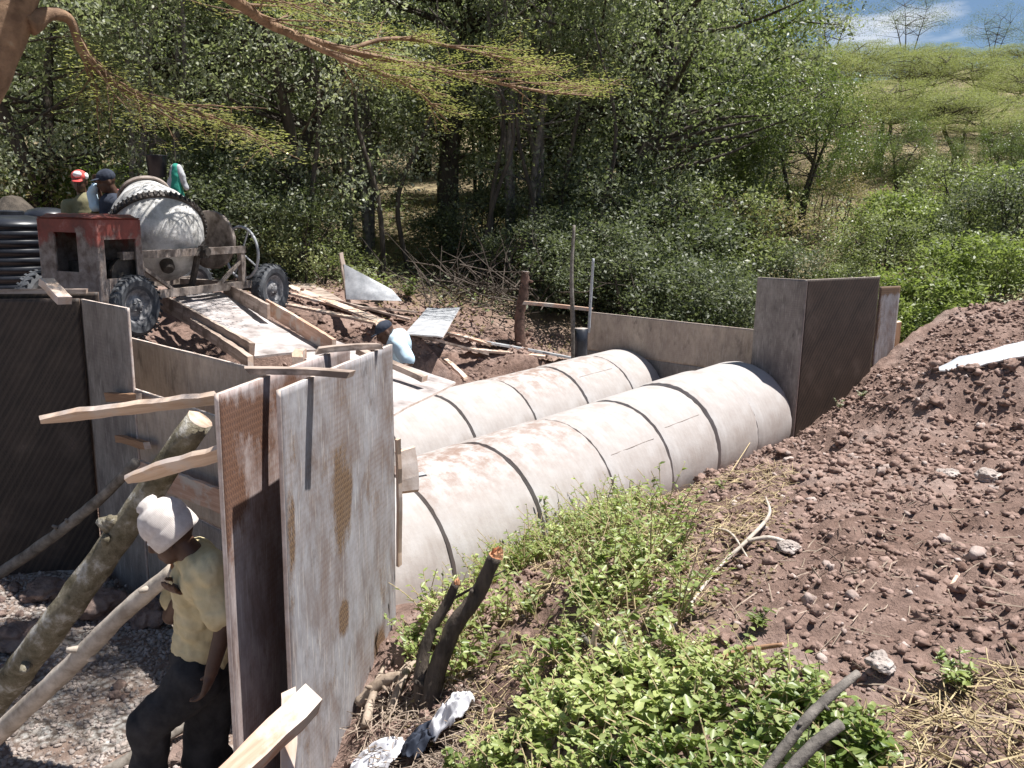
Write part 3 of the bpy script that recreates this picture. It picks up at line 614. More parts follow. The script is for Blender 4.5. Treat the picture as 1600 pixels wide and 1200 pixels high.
log('post', [at(908, 560, y=12.0)+Vector((0, 0, -.35)), at(908, 513, y=12.0)], [.095, .095], M['black_plastic'], 'short thick dark post with a pale top next to the crooked pole', 'post', cut=M['rock_pale'], n=4)
log('stump', [at(815, 560, y=13)+Vector((0, 0, -.3)), at(812, 500, y=13), at(818, 460, y=13), at(821, 424, y=13)], [.085, .08, .075, .06], simple('bark_red', (.07, .045, .035), (.22, .13, .1), 8, .9, .8, .02), 'reddish broken stump with a pale tip beside the wooden rail', 'tree stump', cut=M['rock_pale'], jit=.15, knots=3)

# ------------------------------------------------------------------ mixer
WG = -1.27
mP = at(212, 527, z=WG); mQ = at(424, 491, z=WG); e1 = (mQ-mP); e1.z = 0; WB = e1.length; e1.normalize(); e2 = Vector((-e1.y, e1.x, 0))  # e2 away from the camera
MM = Matrix((e1, e2, Vector((0, 0, 1)))).transposed().to_4x4(); MM.translation = mP; MI = MM.inverted()
def ml(px, py, off=0): return MI @ onp(px, py, mP+e2*off, e2)
mixer = empty('concrete_mixer', mP, label='tilting drum concrete mixer with red hood and four rubber wheels', cat='concrete mixer', M=MM)
print('mixer local', WB, [tuple(round(c, 2) for c in ml(*p)) for p in ((150, 343), (215, 345), (228, 392), (385, 392), (385, 450), (418, 456), (215, 482), (280, 350))])
WR = .3
def wheel(x, y, fl):
    b = MB(); Mx = Matrix.Translation((x, y, WR)) @ Matrix.Rotation(R(90), 4, 'X')
    pr = [(.165, -.06), (.2, -.078), (.25, -.085), (.272, -.07), (WR-.004, -.045), (WR, 0), (WR-.004, .045), (.272, .07), (.25, .085), (.2, .078), (.165, .06)]
    b.lathe(pr, 48, Mx)
    for k in range(30):
        a = 2*math.pi*k/30; Mr = Mx @ Matrix.Rotation(a, 4, 'Z')
        for sg in (-1, 1):
            c = Mr @ Vector((WR-.002, 0, sg*.045)); b.box(c, (.008, .022, .065), (Mr.to_3x3() @ Matrix.Rotation(sg*.35, 3, 'X')))
    w = b.build('wheel', M['black_rubber'], mixer, smooth=False)
    r = MB(); r.lathe([(.168, .062), (.15, .055), (.14, .03), (.09, .018), (.075, .045), (.04, .05), (.035, .075), (.0, .078)], 28, Mx); r.lathe([(.168, -.062), (.14, -.03), (0, -.02)], 28, Mx)
    h = r
    for k in range(5):
        a = 2*math.pi*k/5; c = Mx @ Vector((.055*math.cos(a), .055*math.sin(a), .055)); h.tube([c, c+Vector((0, -.0, 0))+(Mx.to_3x3() @ Vector((0, 0, .018)))], .009, 6)
    r.build('rim', M['rim'], w, smooth=True)
for (x, y) in ((.0, .0), (WB, .0), (.0, 1.15), (WB, 1.15)): wheel(x, y, 0)
for x in (0, WB): b = MB(); b.bar((x, .1, WR), (x, 1.15, WR), .06, .06); b.build('axle', M['dark_steel'], mixer)
A = {k: ml(*v) for k, v in dict(bl=(228, 396), br=(388, 392), pl=(222, 458), pr=(385, 455), rl=(250, 463), rr=(345, 456)).items()}
b = MB()
zb = (A['bl'].z+A['br'].z)/2; xl, xr = A['bl'].x, A['br'].x; zl = .38
for y in (.07, 1.05):
    b.bar((xl-.25, y, zb), (xr, y, zb), .075, .075); b.bar((xl-.02, y, zb), (xl-.02, y, zl), .06, .06, up=(1, 0, 0)); b.bar((xr-.04, y, zb+.04), (xr-.04, y, zl-.02), .06, .07, up=(1, 0, 0))
    b.bar((xl-.65, y, zl), (xr+.25, y, zl), .06, .08)
    b.bar((xl, y, zb-.12), (xl+.42, y, zl+.02), .04, .03); b.bar((xr-.05, y, zb-.12), (xr-.45, y, zl+.02), .04, .03)
for x in (xl-.02, xr-.04): b.bar((x, .13, zl), (x, .95, zl), .06, .07); 
b.bar((xr-.04, .13, zb), (xr-.04, .95, zb), .05, .05)
b.build('frame', M['steel_grime'], mixer)
xc = (xl+xr)/2+.06
b = MB(); b.box((xc, .02, zb), (.09, .06, .13)); b.tube([(xc, -.04, zb), (xc, .12, zb)], .045, 12); b.tube([(xc-.1, .04, zb-.04), (xc+.02, .02, zb+.1)], .02, 8)
for a in range(4): b.tube([(xc+.035*math.cos(a*1.57+.7), -.02, zb+.035*math.sin(a*1.57+.7)), (xc+.035*math.cos(a*1.57+.7), .03, zb+.035*math.sin(a*1.57+.7))], .011, 6)
b.build('bearing', M['dark_steel'], mixer)
# drum, mouth pointing up and away
dc = Vector((xc-.02, .63, zb+.2)); ax = Vector((.42, .62, .62)).normalized(); q = ax.to_track_quat('Z', 'Y').to_matrix().to_4x4(); q.translation = dc
dm = MB(); pr = [(0, -.5), (.2, -.49), (.33, -.44), (.42, -.33), (.465, -.17), (.49, -.03), (.49, .03), (.47, .12), (.41, .27), (.31, .44), (.25, .55), (.262, .57), (.25, .57), (.235, .55), (.3, .43), (.37, .27), (.43, .1), (.44, -.1), (.38, -.33), (0, -.45)]
dm.lathe(pr, 56, q); drum = dm.build('drum', M['drum'], mixer, smooth=True)
b = MB(); b.lathe([(.48, -.035), (.515, -.035), (.515, .035), (.48, .035)], 72, q)
for k in range(60): a = 2*math.pi*k/60; c = q @ Vector((.522*math.cos(a), .522*math.sin(a), 0)); b.box(c, (.02, .022, .07), (q.to_3x3() @ Matrix.Rotation(a, 3, 'Z')))
b.build('gear_ring', M['dark_steel'], drum)
b = MB(); b.lathe([(.262, .55), (.285, .55), (.285, .585), (.262, .585)], 48, q, closed=True); b.build('mouth_ring', M['steel_grime'], drum)
b = MB()                                                           # yoke that carries the drum
yk = [(xc+.52*math.cos(t), .02+.0*t, zb-.02-.42*math.sin(t)) for t in np.linspace(0, math.pi, 9)]
b.tube([(xc, .09, zb), (xc, .2, zb-.36), (xc, .6, zb-.5), (xc, .98, zb-.36), (xc, 1.05, zb)], .035, 8)
b.lathe([(.0, -.01), (.05, -.01), (.07, .02), (.07, .1), (.05, .12)], 20, Matrix.Translation(q @ Vector((0, 0, -.6))) @ q.to_3x3().to_4x4())
b.build('yoke', M['dark_steel'], mixer)
qd = Matrix.Translation((xr-.12, .42, zb+.1)) @ Vector((1, 0, 0)).to_track_quat('Z', 'Y').to_matrix().to_4x4()
b = MB(); b.lathe([(.0, 0), (.27, .0), (.31, -.02), (.33, -.02), (.33, .025), (.31, .025), (.27, .012), (0, .012)], 48, qd); b.build('drive_disc', M['steel_grime'], mixer, smooth=True)
b = MB(); hw = Matrix.Translation((xr+.13, .2, zb-.05)) @ Vector((1, -.25, 0)).to_track_quat('Z', 'Y').to_matrix().to_4x4()
b.tube([hw @ Vector((.3*math.cos(t), .3*math.sin(t), 0)) for t in np.linspace(0, 2*math.pi, 37)], .016, 8, False)
for k in range(4): b.tube([hw @ Vector((0, 0, 0)), hw @ Vector((.3*math.cos(k*1.57+.5), .3*math.sin(k*1.57+.5), 0))], .01, 6)
b.tube([hw @ Vector((0, 0, .03)), (xr-.1, .2, zb)], .02, 8); b.build('tilt_wheel', M['tin'], mixer)
# hood: sheet steel box with cut-outs
hz1 = ml(150, 340).z; hx0 = ml(148, 343).x; hx1 = ml(219, 345).x; hw_ = .72; hz0 = .3
b = MB(); t = .018; X0, X1, Y0, Y1 = hx0, hx1, 0.0, hw_
o0 = ml(150, 372); ox0, ox1 = hx0+.085, hx1-.075; oz1 = hz1-.2; oz0 = oz1-.36
def wall_open(bm, axis_, pos, a0, a1, z0, z1, holes):
    ho = holes[0]; (p, q_, r_, s_) = ho
    def bx(aa, ab, za, zb_):
        if axis_ == 'y': bm.box(((aa+ab)/2, pos, (za+zb_)/2), (ab-aa, t, zb_-za))
        else: bm.box((pos, (aa+ab)/2, (za+zb_)/2), (t, ab-aa, zb_-za))
    bx(a0, p, z0, z1); bx(q_, a1, z0, z1); bx(p, q_, z0, r_); bx(p, q_, s_, z1)
wall_open(b, 'y', Y0+t/2, X0+.02, X1-.02, hz0, hz1-.02, [(ox0, ox1, oz0, oz1)])
b.box(((X0+X1)/2, Y1-t/2, (hz0+hz1)/2), (X1-X0-.04, t, hz1-hz0-.02))
wall_open(b, 'x', X0+t/2, Y0+.02, Y1-.02, hz0, hz1-.02, [(Y0+.24, Y0+.52, hz1-.5, hz1-.14)])
b.box((X1-t/2, (Y0+Y1)/2, (hz0+hz1)/2), (t, Y1-Y0-.04, hz1-hz0-.02))
for (x, y) in ((X0+.015, Y0+.015), (X1-.015, Y0+.015), (X0+.015, Y1-.015), (X1-.015, Y1-.015)): b.tube([(x, y, hz0), (x, y, hz1-.02)], .02, 10)
hood = b.build('hood', M['rust_red'], mixer)
b = MB(); n_ = 8
for i in range(n_+1):
    for j in range(n_+1):
        x = X0-.02+(X1-X0+.04)*i/n_; y = Y0-.02+(Y1-Y0+.04)*j/n_; e = max(abs(i-n_/2), abs(j-n_/2))/(n_/2)
        b.v.append((x, y, hz1+.03-(.035 if e > .99 else .008*e)+random.uniform(-.006, .006)))
for i in range(n_):
    for j in range(n_): a = i*(n_+1)+j; b.f.append((a, a+n_+1, a+n_+2, a+1)); b.m.append(0)
b.box(((X0+X1)/2, (Y0+Y1)/2, hz1-.01), (X1-X0-.01, Y1-Y0-.01, .012))
b.build('hood_top', M['rust_red'], hood, smooth=True)
b = MB(); b.box((X0+.3, .36, .55), (.3, .35, .36)); b.tube([(X0+.2, .3, .7), (X0+.2, .3, .92)], .07, 12); b.lathe([(.0, 0), (.17, 0), (.17, .05), (0, .05)], 24, Matrix.Translation((X0+.38, .12, .6)) @ Matrix.Rotation(R(90), 4, 'X'))
b.tube([(X0+.35, .1, .8), (X0+.42, .08, .82), (X0+.45, .08, .6)], .012, 6); b.build('engine', M['dark_steel'], mixer)

# ------------------------------------------------------------------ tanks beside the mixer
def tank(c, r, h, label, cat, ribs=9, lid=True):
    t = empty(cat.replace(' ', '_'), c, label=label, cat=cat); pr = [(0, 0), (r*.97, 0)]
    for i in range(ribs):
        z0 = .06+(h-.16)*i/ribs; dz = (h-.16)/ribs; pr += [(r, z0), (r, z0+dz*.62), (r-.022, z0+dz*.72), (r-.022, z0+dz*.92)]
    pr += [(r, h-.1), (r-.02, h-.05), (r*.75, h), (r*.35, h+.03), (0, h+.035)]
    b = MB(); b.lathe(pr, 56); b.build('tank_body', M['black_plastic'], t, smooth=True)
    if lid: b = MB(); b.lathe([(r*.3, h+.02), (r*.3, h+.07), (r*.27, h+.08), (0, h+.085)], 32); b.build('lid', M['black_plastic'], t)
    return t
tk = at(0, 445, y=9.2); tank(Vector((tk.x+.0, 9.5, -1.2)), .5, 1.02, 'ribbed black water tank at the left edge beside the mixer hood', 'water tank')
tk = at(80, 400, y=10.6); tank(Vector((tk.x, 10.6, -1.2)), .29, 1.1, 'smaller black drum with flat lid between water tank and mixer', 'plastic drum', 5, False)
b = MB(); pt = at(20, 320, y=10.9); b.lathe([(.0, .12), (.1, .1), (.2, -.0), (.34, -.16)], 24, Matrix.Translation(pt)); 
tag(b.build('soil_heap', M['bark'], None, origin=pt), 'dark brown heap top showing above the ribbed water tank', 'soil heap')

# ------------------------------------------------------------------ ramp, sheets, planks on the left bank
def sheet(name, c, th, m, label, cat='plywood sheet', group=None, nseg=16, edge=None):
    c = [Vector(p) for p in c]; n = (c[1]-c[0]).cross(c[3]-c[0]).normalized(); n = -n if n.z < 0 else n; o0 = c[0].copy(); V = []; F_ = []
    for s_ in (0, 1):
        for i in range(nseg+1):
            for j in range(nseg+1):
                u, v = i/nseg, j/nseg; p = c[0]*(1-u)*(1-v)+c[1]*u*(1-v)+c[2]*u*v+c[3]*(1-u)*v
                w = (fbm(u*1.3+len(label), v*1.3, 2, 2, 5)-.5)*.03
                V.append(p-o0+n*(float(w)+(0 if s_ == 0 else -th)))
    K = (nseg+1)**2; I = lambda i, j: i*(nseg+1)+j; mi = []
    for i in range(nseg):
        for j in range(nseg):
            a, b_, c_, d = I(i, j), I(i+1, j), I(i+1, j+1), I(i, j+1); F_.append((a, b_, c_, d)); F_.append((d+K, c_+K, b_+K, a+K)); mi += [0, 0]
    for i in range(nseg):
        for a, b_ in ((I(i, 0), I(i+1, 0)), (I(i+1, nseg), I(i, nseg)), (I(0, i+1), I(0, i)), (I(nseg, i), I(nseg, i+1))): F_.append((b_, a, a+K, b_+K)); mi.append(1)
    me = bpy.data.meshes.new(name); me.from_pydata(V, [], F_); me.update(); me.polygons.foreach_set('material_index', mi)
    return tag(link(name, me, [m, edge or M['edge']], None, o0), label, cat, group)
M['ply_ramp'] = simple('ply_ramp', (.2, .17, .16), (.46, .42, .41), 3.5, .8, .4, .004, c3=(.55, .52, .51), pos=(.32, .55))
r0, r1, r2, r3 = at(252, 468, z=-.98), at(345, 456, z=-.98), at(506, 546, z=-1.27), at(398, 556, z=-1.27)
sheet('ramp_sheet', (r0, r1, r2, r3), .02, M['ply_ramp'], 'plywood ramp sheet sloping down from the mixer', 'ramp sheet')
plank('ramp_board', r0+Vector((-.03, 0, .0)), r3+Vector((-.02, 0, .03)), .035, .17, M['wood_old'], 'grey side board along the left edge of the plywood ramp', 'board')
plank('ramp_board', r1+Vector((.03, .05, .03)), at(420, 492, z=-1.06)+Vector((0, 0, .03)), .035, .15, M['wood_old'], 'upper side board along the right edge of the plywood ramp', 'board')
plank('ramp_board', at(412, 484, z=-1.06)+Vector((.03, 0, .04)), at(522, 543, z=-1.22), .035, .15, M['wood_red'], 'lower side board with a tapered end right of the plywood ramp', 'board', taper=.5)
plank('plank', at(300, 505, z=-1.12), at(392, 566, z=-1.3), .05, .1, M['wood_old'], 'weathered joist lying under the left side of the ramp', 'joist')
sheet('plywood_sheet', (at(420, 518, z=-1.33), at(520, 530, z=-1.36), at(712, 598, z=-1.62), at(600, 655, z=-1.55)), .02, M['ply_ramp'], 'wide brownish plywood sheet running from the ramp to the far pipe row')
plank('plank', at(560, 548, z=-1.3), at(664, 592, z=-1.48), .09, .05, M['wood_old'], 'thick short timber on the plywood beside the man in light blue', 'timber')
sheet('metal_sheet', (at(537, 412, y=13.1), at(541, 468, y=12.9), at(628, 470, y=12.7), at(612, 452, y=13.0)), .012, M['tin'], 'slanting pale sheet propped on a stick in the shade', 'metal sheet')
plank('prop_stick', at(533, 396, y=13.2), at(545, 480, y=12.9), .06, .05, M['wood_old'], 'stick propping the slanting pale sheet', 'stick')
sheet('metal_sheet', (at(668, 481, z=-1.42), at(719, 481, z=-1.42), at(692, 527, z=-1.4), at(632, 522, z=-1.4)), .015, M['tin'], 'grey sheet lying flat with leaf shadows right of the man in light blue', 'metal sheet')
sheet('plywood_sheet', (at(452, 440, z=-1.25), at(478, 436, z=-1.25), at(538, 470, z=-1.32), at(470, 462, z=-1.3)), .02, M['wood_old'], 'dark plywood sheet lying on edge beside the far mixer wheel')
dl_ = [((450, 452), (600, 512), .16, 'wood_new', 'long bright plank nearest the far mixer wheel among the scattered boards'), ((455, 468), (560, 500), .12, 'wood_red', 'reddish plank under the long bright one'), ((447, 486), (592, 520), .11, 'wood_new', 'thin light plank at the upper edge of the red soil'),
       ((500, 470), (640, 506), .1, 'wood_old', 'grey plank crossing behind the man in light blue'), ((700, 528), (768, 548), .12, 'wood_red', 'chunky broken plank below the flat grey sheet'), ((722, 556), (850, 578), .14, 'wood_new', 'bright board lying along the soil near the far pipe row'),
       ((640, 528), (760, 560), .09, 'wood_old', 'dull long board behind the red soil heap'), ((694, 568), (728, 604), .07, 'wood_new', 'short pale offcut stuck in the red soil heap'), ((760, 545), (905, 572), .3, 'tin', 'wide grey metal strip lying behind the far pipe row'), ((560, 486), (650, 494), .1, 'wood_old', 'weathered plank near the small sunlit weed')]
for i, (p, q_, w, m_, lb) in enumerate(dl_):
    a, b_ = ong(*p, .05+.02*(i % 3)), ong(*q_, .06+.02*(i % 3)); plank('plank', a, b_, w, .03, M[m_], lb, 'plank', 'loose boards on the left bank', jag=.015)

# ------------------------------------------------------------------ people
def blob(name, caps, vox, m, parent, it=4, amp=0, fr=20, iters=None, mats=None):
    """one continuous skin round tapered capsules (p, rp, q, rq) and ellipsoids (c, (rx, ry, rz), rot)"""
    mb = MB()
    def ball(c, r, Mx=None, rx=(1, 1, 1)):
        seg, rg = 14, 9; vs = [Vector((0, 0, -1))]
        for i in range(1, rg):
            ph = -math.pi/2+math.pi*i/rg
            for k in range(seg): a = 2*math.pi*k/seg; vs.append(Vector((math.cos(ph)*math.cos(a), math.cos(ph)*math.sin(a), math.sin(ph))))
        vs.append(Vector((0, 0, 1))); fs_ = []
        for k in range(seg): fs_.append((0, 1+(k+1) % seg, 1+k)); fs_.append((len(vs)-1, 1+(rg-2)*seg+k, 1+(rg-2)*seg+(k+1) % seg))
        for i in range(rg-2):
            for k in range(seg): a = 1+i*seg; fs_.append((a+k, a+(k+1) % seg, a+seg+(k+1) % seg, a+seg+k))
        o_ = []
        for v in vs:
            v = Vector((v.x*rx[0], v.y*rx[1], v.z*rx[2]))*r; o_.append(c+(Mx @ v if Mx else v))
        mb.add(o_, fs_)
    for c in caps:
        if len(c) == 4:
            p, rp, q_, rq = Vector(c[0]), c[1], Vector(c[2]), c[3]; n = max(2, int((q_-p).length/(min(rp, rq)*.45)))
            for i in range(n+1): t_ = i/n; ball(p.lerp(q_, t_), rp+(rq-rp)*t_)
        else: ball(Vector(c[0]), 1, c[2] if c[2] is not None else None, c[1])
    me = bpy.data.meshes.new(name); me.from_pydata(mb.v, [], mb.f); me.update()
    tmp = bpy.data.objects.new('tmp', me); COL.objects.link(tmp)
    md = tmp.modifiers.new('r', 'REMESH'); md.mode = 'VOXEL'; md.voxel_size = vox; md.use_smooth_shade = True
    sm = tmp.modifiers.new('s', 'SMOOTH'); sm.factor = .5; sm.iterations = it
    dg = bpy.context.evaluated_depsgraph_get(); me2 = bpy.data.meshes.new_from_object(tmp.evaluated_get(dg))
    bpy.data.objects.remove(tmp); me2.name = name
    if amp:
        n = len(me2.vertices); co_ = np.empty(n*3, np.float32); me2.vertices.foreach_get('co', co_); co_ = co_.reshape(-1, 3)
        nn = np.empty(n*3, np.float32); me2.vertices.foreach_get('normal', nn); nn = nn.reshape(-1, 3)
        d = (fbm(co_[:, 0]*1.0+co_[:, 1]*.6, co_[:, 2]*.55, fr, 4, 71)-.5)+.5*(fbm(co_[:, 0]-co_[:, 1], co_[:, 2]+co_[:, 0]*.8, fr*.6, 2, 75)-.5)
        co_ = co_+nn*((d+.3)*amp)[:, None]; me2.vertices.foreach_set('co', co_.ravel()); me2.update()
    me2.materials.clear()
    o = link(name, me2, m, None, None, True); o.parent = parent
    if parent is not None: o.matrix_parent_inverse = Matrix.Translation(-parent.location)
    return o
def rotm(fwd, up=(0, 0, 1)):
    """columns: right, forward, up"""
    f = Vector(fwd).normalized(); r = f.cross(Vector(up)).normalized(); u = r.cross(f); return Matrix((r, f, u)).transposed()
def head_caps(c, fwd, up, s=1):
    m = rotm(fwd, up); c = Vector(c); g = lambda x, y, z: c+m @ (Vector((x, y, z))*s)
    E_ = lambda x, y, z, a, b_, d: (g(x, y, z), (a*s, b_*s, d*s), m)
    return [E_(0, -.012, .03, .076, .094, .088), E_(0, .02, -.035, .062, .07, .075), E_(0, .05, -.085, .035, .035, .026), E_(0, .098, -.022, .014, .022, .018), (g(0, .09, .02), .01*s, g(0, .105, -.02), .014*s),
            E_(-.076, -.005, -.01, .01, .022, .032), E_(.076, -.005, -.01, .01, .022, .032), E_(0, .082, -.058, .024, .014, .008), E_(0, .08, -.07, .022, .014, .009), E_(-.03, .078, .028, .024, .012, .01), E_(.03, .078, .028, .024, .012, .01),
            (g(0, -.02, -.05), .052*s, g(0, -.04, -.16), .056*s)], m, g
def hand_caps(w, d, pn, s=1, curl=.9, thumb=1):
    """wrist w, direction d of the fingers, palm normal pn; fingers bend towards pn"""
    d = Vector(d).normalized(); pn = (Vector(pn)-d*Vector(pn).dot(d)).normalized(); a = d.cross(pn); w = Vector(w); c = []
    c += [(w, .026*s, w+d*.045*s, .022*s)]
    for k, (L, off) in enumerate(((.072, .03), (.082, .01), (.076, -.01), (.06, -.029))):
        k0 = w+d*.085*s+a*off*s; c.append((w+d*.03*s+a*off*.7*s, .016*s, k0, .0125*s)); dd = d; p = k0
        for j, f in enumerate((.45, .32, .23)):
            dd = (dd*math.cos(curl*.9)+pn*math.sin(curl*.9)) if j == 0 else (dd*math.cos(curl)+(pn*d.dot(d)-d*.0)*math.sin(curl)); dd.normalize()
            q_ = p+dd*L*f*s; c.append((p, (.0098-.001*j)*s, q_, (.0088-.001*j)*s)); p = q_
    t0 = w+d*.025*s+a*.028*s*thumb; t1 = t0+(d*.6+a*.6*thumb+pn*.5).normalized()*.04*s; t2 = t1+(d*.8+pn*.7).normalized()*.032*s
    c += [(t0, .014*s, t1, .011*s), (t1, .011*s, t2, .009*s)]
    return c
def face_bits(o, g, s=1):
    b = MB()
    for x in (-.03, .03):
        e = blob('eye', [(g(x, .083, .012), (.011*s, .009*s, .009*s), None)], .004*s, M['white_cloth'], o, 1)
# the man in the knit hat
W1 = at(320, 1100, y=3.6); W1.z = -3.0
m1 = empty('person', W1, label='worker in cream knit hat and khaki t-shirt bending over in the pit', cat='person')
hc = at(268, 836, y=3.30); hf = Vector((-.85, -.1, -.42))
caps, hm, hg = head_caps(hc, hf, (-.3, 0, .95), 1.0)
nk = at(304, 866, y=3.37); shN = at(328, 892, y=3.25); shF = at(300, 880, y=3.63); pel = at(322, 1035, y=3.49)
chest = at(317, 915, y=3.45); belly = at(323, 985, y=3.48)
hand = at(282, 908, y=3.35)
elF = at(268, 962, y=3.59); elN = at(352, 975, y=3.21); haN = at(330, 1050, y=3.15)
kN = at(236, 1130, y=3.35); fN = Vector((at(222, 1200, y=3.35).x-.02, 3.35, -2.93)); kF = at(322, 1180, y=3.57); fF = Vector((at(345, 1200, y=3.60).x, 3.85, -2.93)); hipN = pel+Vector((-.0, -.09, -.02)); hipF = pel+Vector((0, .09, -.02))
caps += [(hg(0, -.03, -.1), .052, nk, .058), (nk, .055, chest, .1), (chest, .105, belly, .1), (belly, .1, pel, .115), (shN, .055, elN, .042), (elN, .04, haN, .028), (shF, .055, elF, .042), (elF, .04, hand+Vector((.03, .03, -.0)), .027), (nk, .06, shN, .06), (nk, .06, shF, .06),
         (hipN, .09, kN, .062), (kN, .058, fN, .04), (hipF, .09, kF, .062), (kF, .058, fF, .04), (fN, .04, fN+Vector((-.17, -.02, -.03)), .035), (fF, .04, fF+Vector((-.17, -.02, -.03)), .035)]
pdir = (at(277, 888, y=3.42)-at(190, 960, y=3.5)).normalized()
caps += hand_caps(hand+Vector((.03, .03, -.0)), (-.35, -.75, -.25), (-.1, -.3, .9), 1, 1.0, 1); caps += hand_caps(haN, (-.3, -.1, -1), (-1, 0, 0), 1, .5)
blob('body', caps, .0075, M['skin'], m1, 2)
face_bits(m1, hg)
tc_ = [(nk+Vector((.01, .01, -.015)), .07, chest, .122), (chest, .125, belly, .118), (belly, .118, pel+Vector((0, 0, .09)), .125), (shN, .075, shN.lerp(elN, .72), .068), (shF, .075, shF.lerp(elF, .62), .065), (nk, .065, shN, .085), (nk, .065, shF, .085), (shN, .08, chest, .1)]
shirt = blob('shirt', tc_, .008, M['khaki'], m1, 2, .045, 17)
b = MB(); lc = at(297, 921, y=3.31)                                  # ring emblem on the chest
em = [Vector((.022*math.cos(t)*.8, -.0, .022*math.sin(t))) for t in np.linspace(0, 6.28, 20)]
b.tube([lc+e for e in em], .004, 5, False); b.tube([lc+e*.45 for e in em], .0035, 5, False); tr = b.build('emblem', M['white_cloth'], m1); tr.matrix_parent_inverse = Matrix.Translation(-m1.location)
blob('trousers', [(pel+Vector((0, 0, .04)), .13, pel, .128), (hipN, .1, kN, .078), (kN, .076, fN+Vector((0, 0, .04)), .06), (hipF, .11, kF, .085), (kF, .083, fF+Vector((0, 0, .04)), .066)], .012, M['trouser'], m1, 3, .055, 9)
for f_ in (fN, fF): blob('boot', [(f_, .055, f_+Vector((-.2, -.02, -.03)), .042), (f_, .05, f_+Vector((0, 0, .1)), .052)], .01, M['hair'], m1, 2)
hat = MB(); hx = hm.to_4x4(); hx.translation = hg(0, -.012, .03)
tilt = Matrix.Rotation(R(-14), 4, 'X'); pr = [(.0935, -.055), (.103, -.05), (.106, -.03), (.106, .0), (.104, .018), (.102, .022), (.106, .03), (.103, .06), (.09, .095), (.065, .12), (.045, .128), (.048, .14), (.04, .155), (.018, .163), (0, .164)]
hat.lathe([(a, c) for a, c in pr], 72); 
for i, v in enumerate(hat.v):
    x, y, z = v; k = .006*math.sin(z*60+x*20)*(z > .03); hat.v[i] = (x*.9+k, y*1.02+k, z*.98)
ho = hat.build('knit_hat', M['knit'], m1, smooth=True); ho.matrix_parent_inverse = Matrix.Translation(-m1.location); ho.matrix_basis = hx @ tilt
# the man in the light blue shirt
W2 = at(600, 560, y=9.0); W2.z = -2.05
m2 = empty('person', W2, label='worker in dark cap and light blue shirt crouching behind the tall grey sheet', cat='person')
hc = at(602, 520, y=8.95); caps, hm, hg = head_caps(hc, (-.75, -.35, -.55), (-.4, 0, .9), 1.05)
sh_ = at(622, 535, y=9.0); pv = at(612, 600, y=9.25); hN = at(626, 562, y=8.75); el = at(640, 568, y=8.7); ha = at(606, 590, y=8.5)
sN = sh_+Vector((.05, -.2, -.03)); sF = sh_+Vector((-.08, .2, -.03)); kn1 = pv+Vector((-.42, -.25, .22)); kn2 = pv+Vector((-.42, .2, .22)); ft1 = kn1+Vector((.05, 0, -.42)); ft2 = kn2+Vector((.05, 0, -.42))
caps += [(hg(0, -.03, -.1), .055, sh_, .06), (sh_, .12, pv, .14), (sh_, .06, sN, .06), (sh_, .06, sF, .06), (sN, .055, el, .043), (el, .042, ha, .028), (sF, .055, sF+Vector((-.1, 0, -.28)), .043), (sF+Vector((-.1, 0, -.28)), .04, ha+Vector((-.1, .2, .05)), .028), (pv, .1, kn1, .065), (kn1, .06, ft1, .04), (pv, .1, kn2, .065), (kn2, .06, ft2, .04), (ft1, .04, ft1+Vector((-.16, 0, -.02)), .03), (ft2, .04, ft2+Vector((-.16, 0, -.02)), .03)]
caps += hand_caps(ha, (-.8, -.2, -.5), (0, 0, -1), 1, .6)+hand_caps(ha+Vector((-.1, .2, .05)), (-.8, -.1, -.5), (0, 0, -1), 1, .6)
blob('body', caps, .011, M['skin'], m2, 2)
blob('shirt', [(sh_, .14, sh_.lerp(pv, .5), .16), (sh_.lerp(pv, .5), .16, pv+Vector((0, 0, .06)), .15), (sh_, .085, sN, .08), (sh_, .085, sF, .08), (sN, .08, sN.lerp(el, .75), .07), (sF, .08, sF+Vector((-.06, 0, -.2)), .065), (hg(0, -.05, -.12), .062, sh_, .08)], .014, M['sky_cloth'], m2, 3, .04, 9)
blob('trousers', [(pv, .15, kn1, .085), (kn1, .08, ft1+Vector((0, 0, .06)), .06), (pv, .15, kn2, .085), (kn2, .08, ft2+Vector((0, 0, .06)), .06)], .018, M['trouser'], m2, 3, .02, 9)
blob('cap', [(hg(0, -.015, .055), (.088, .105, .07), hm), (hg(0, .1, .045), (.06, .06, .01), hm)], .009, M['navy'], m2, 1)
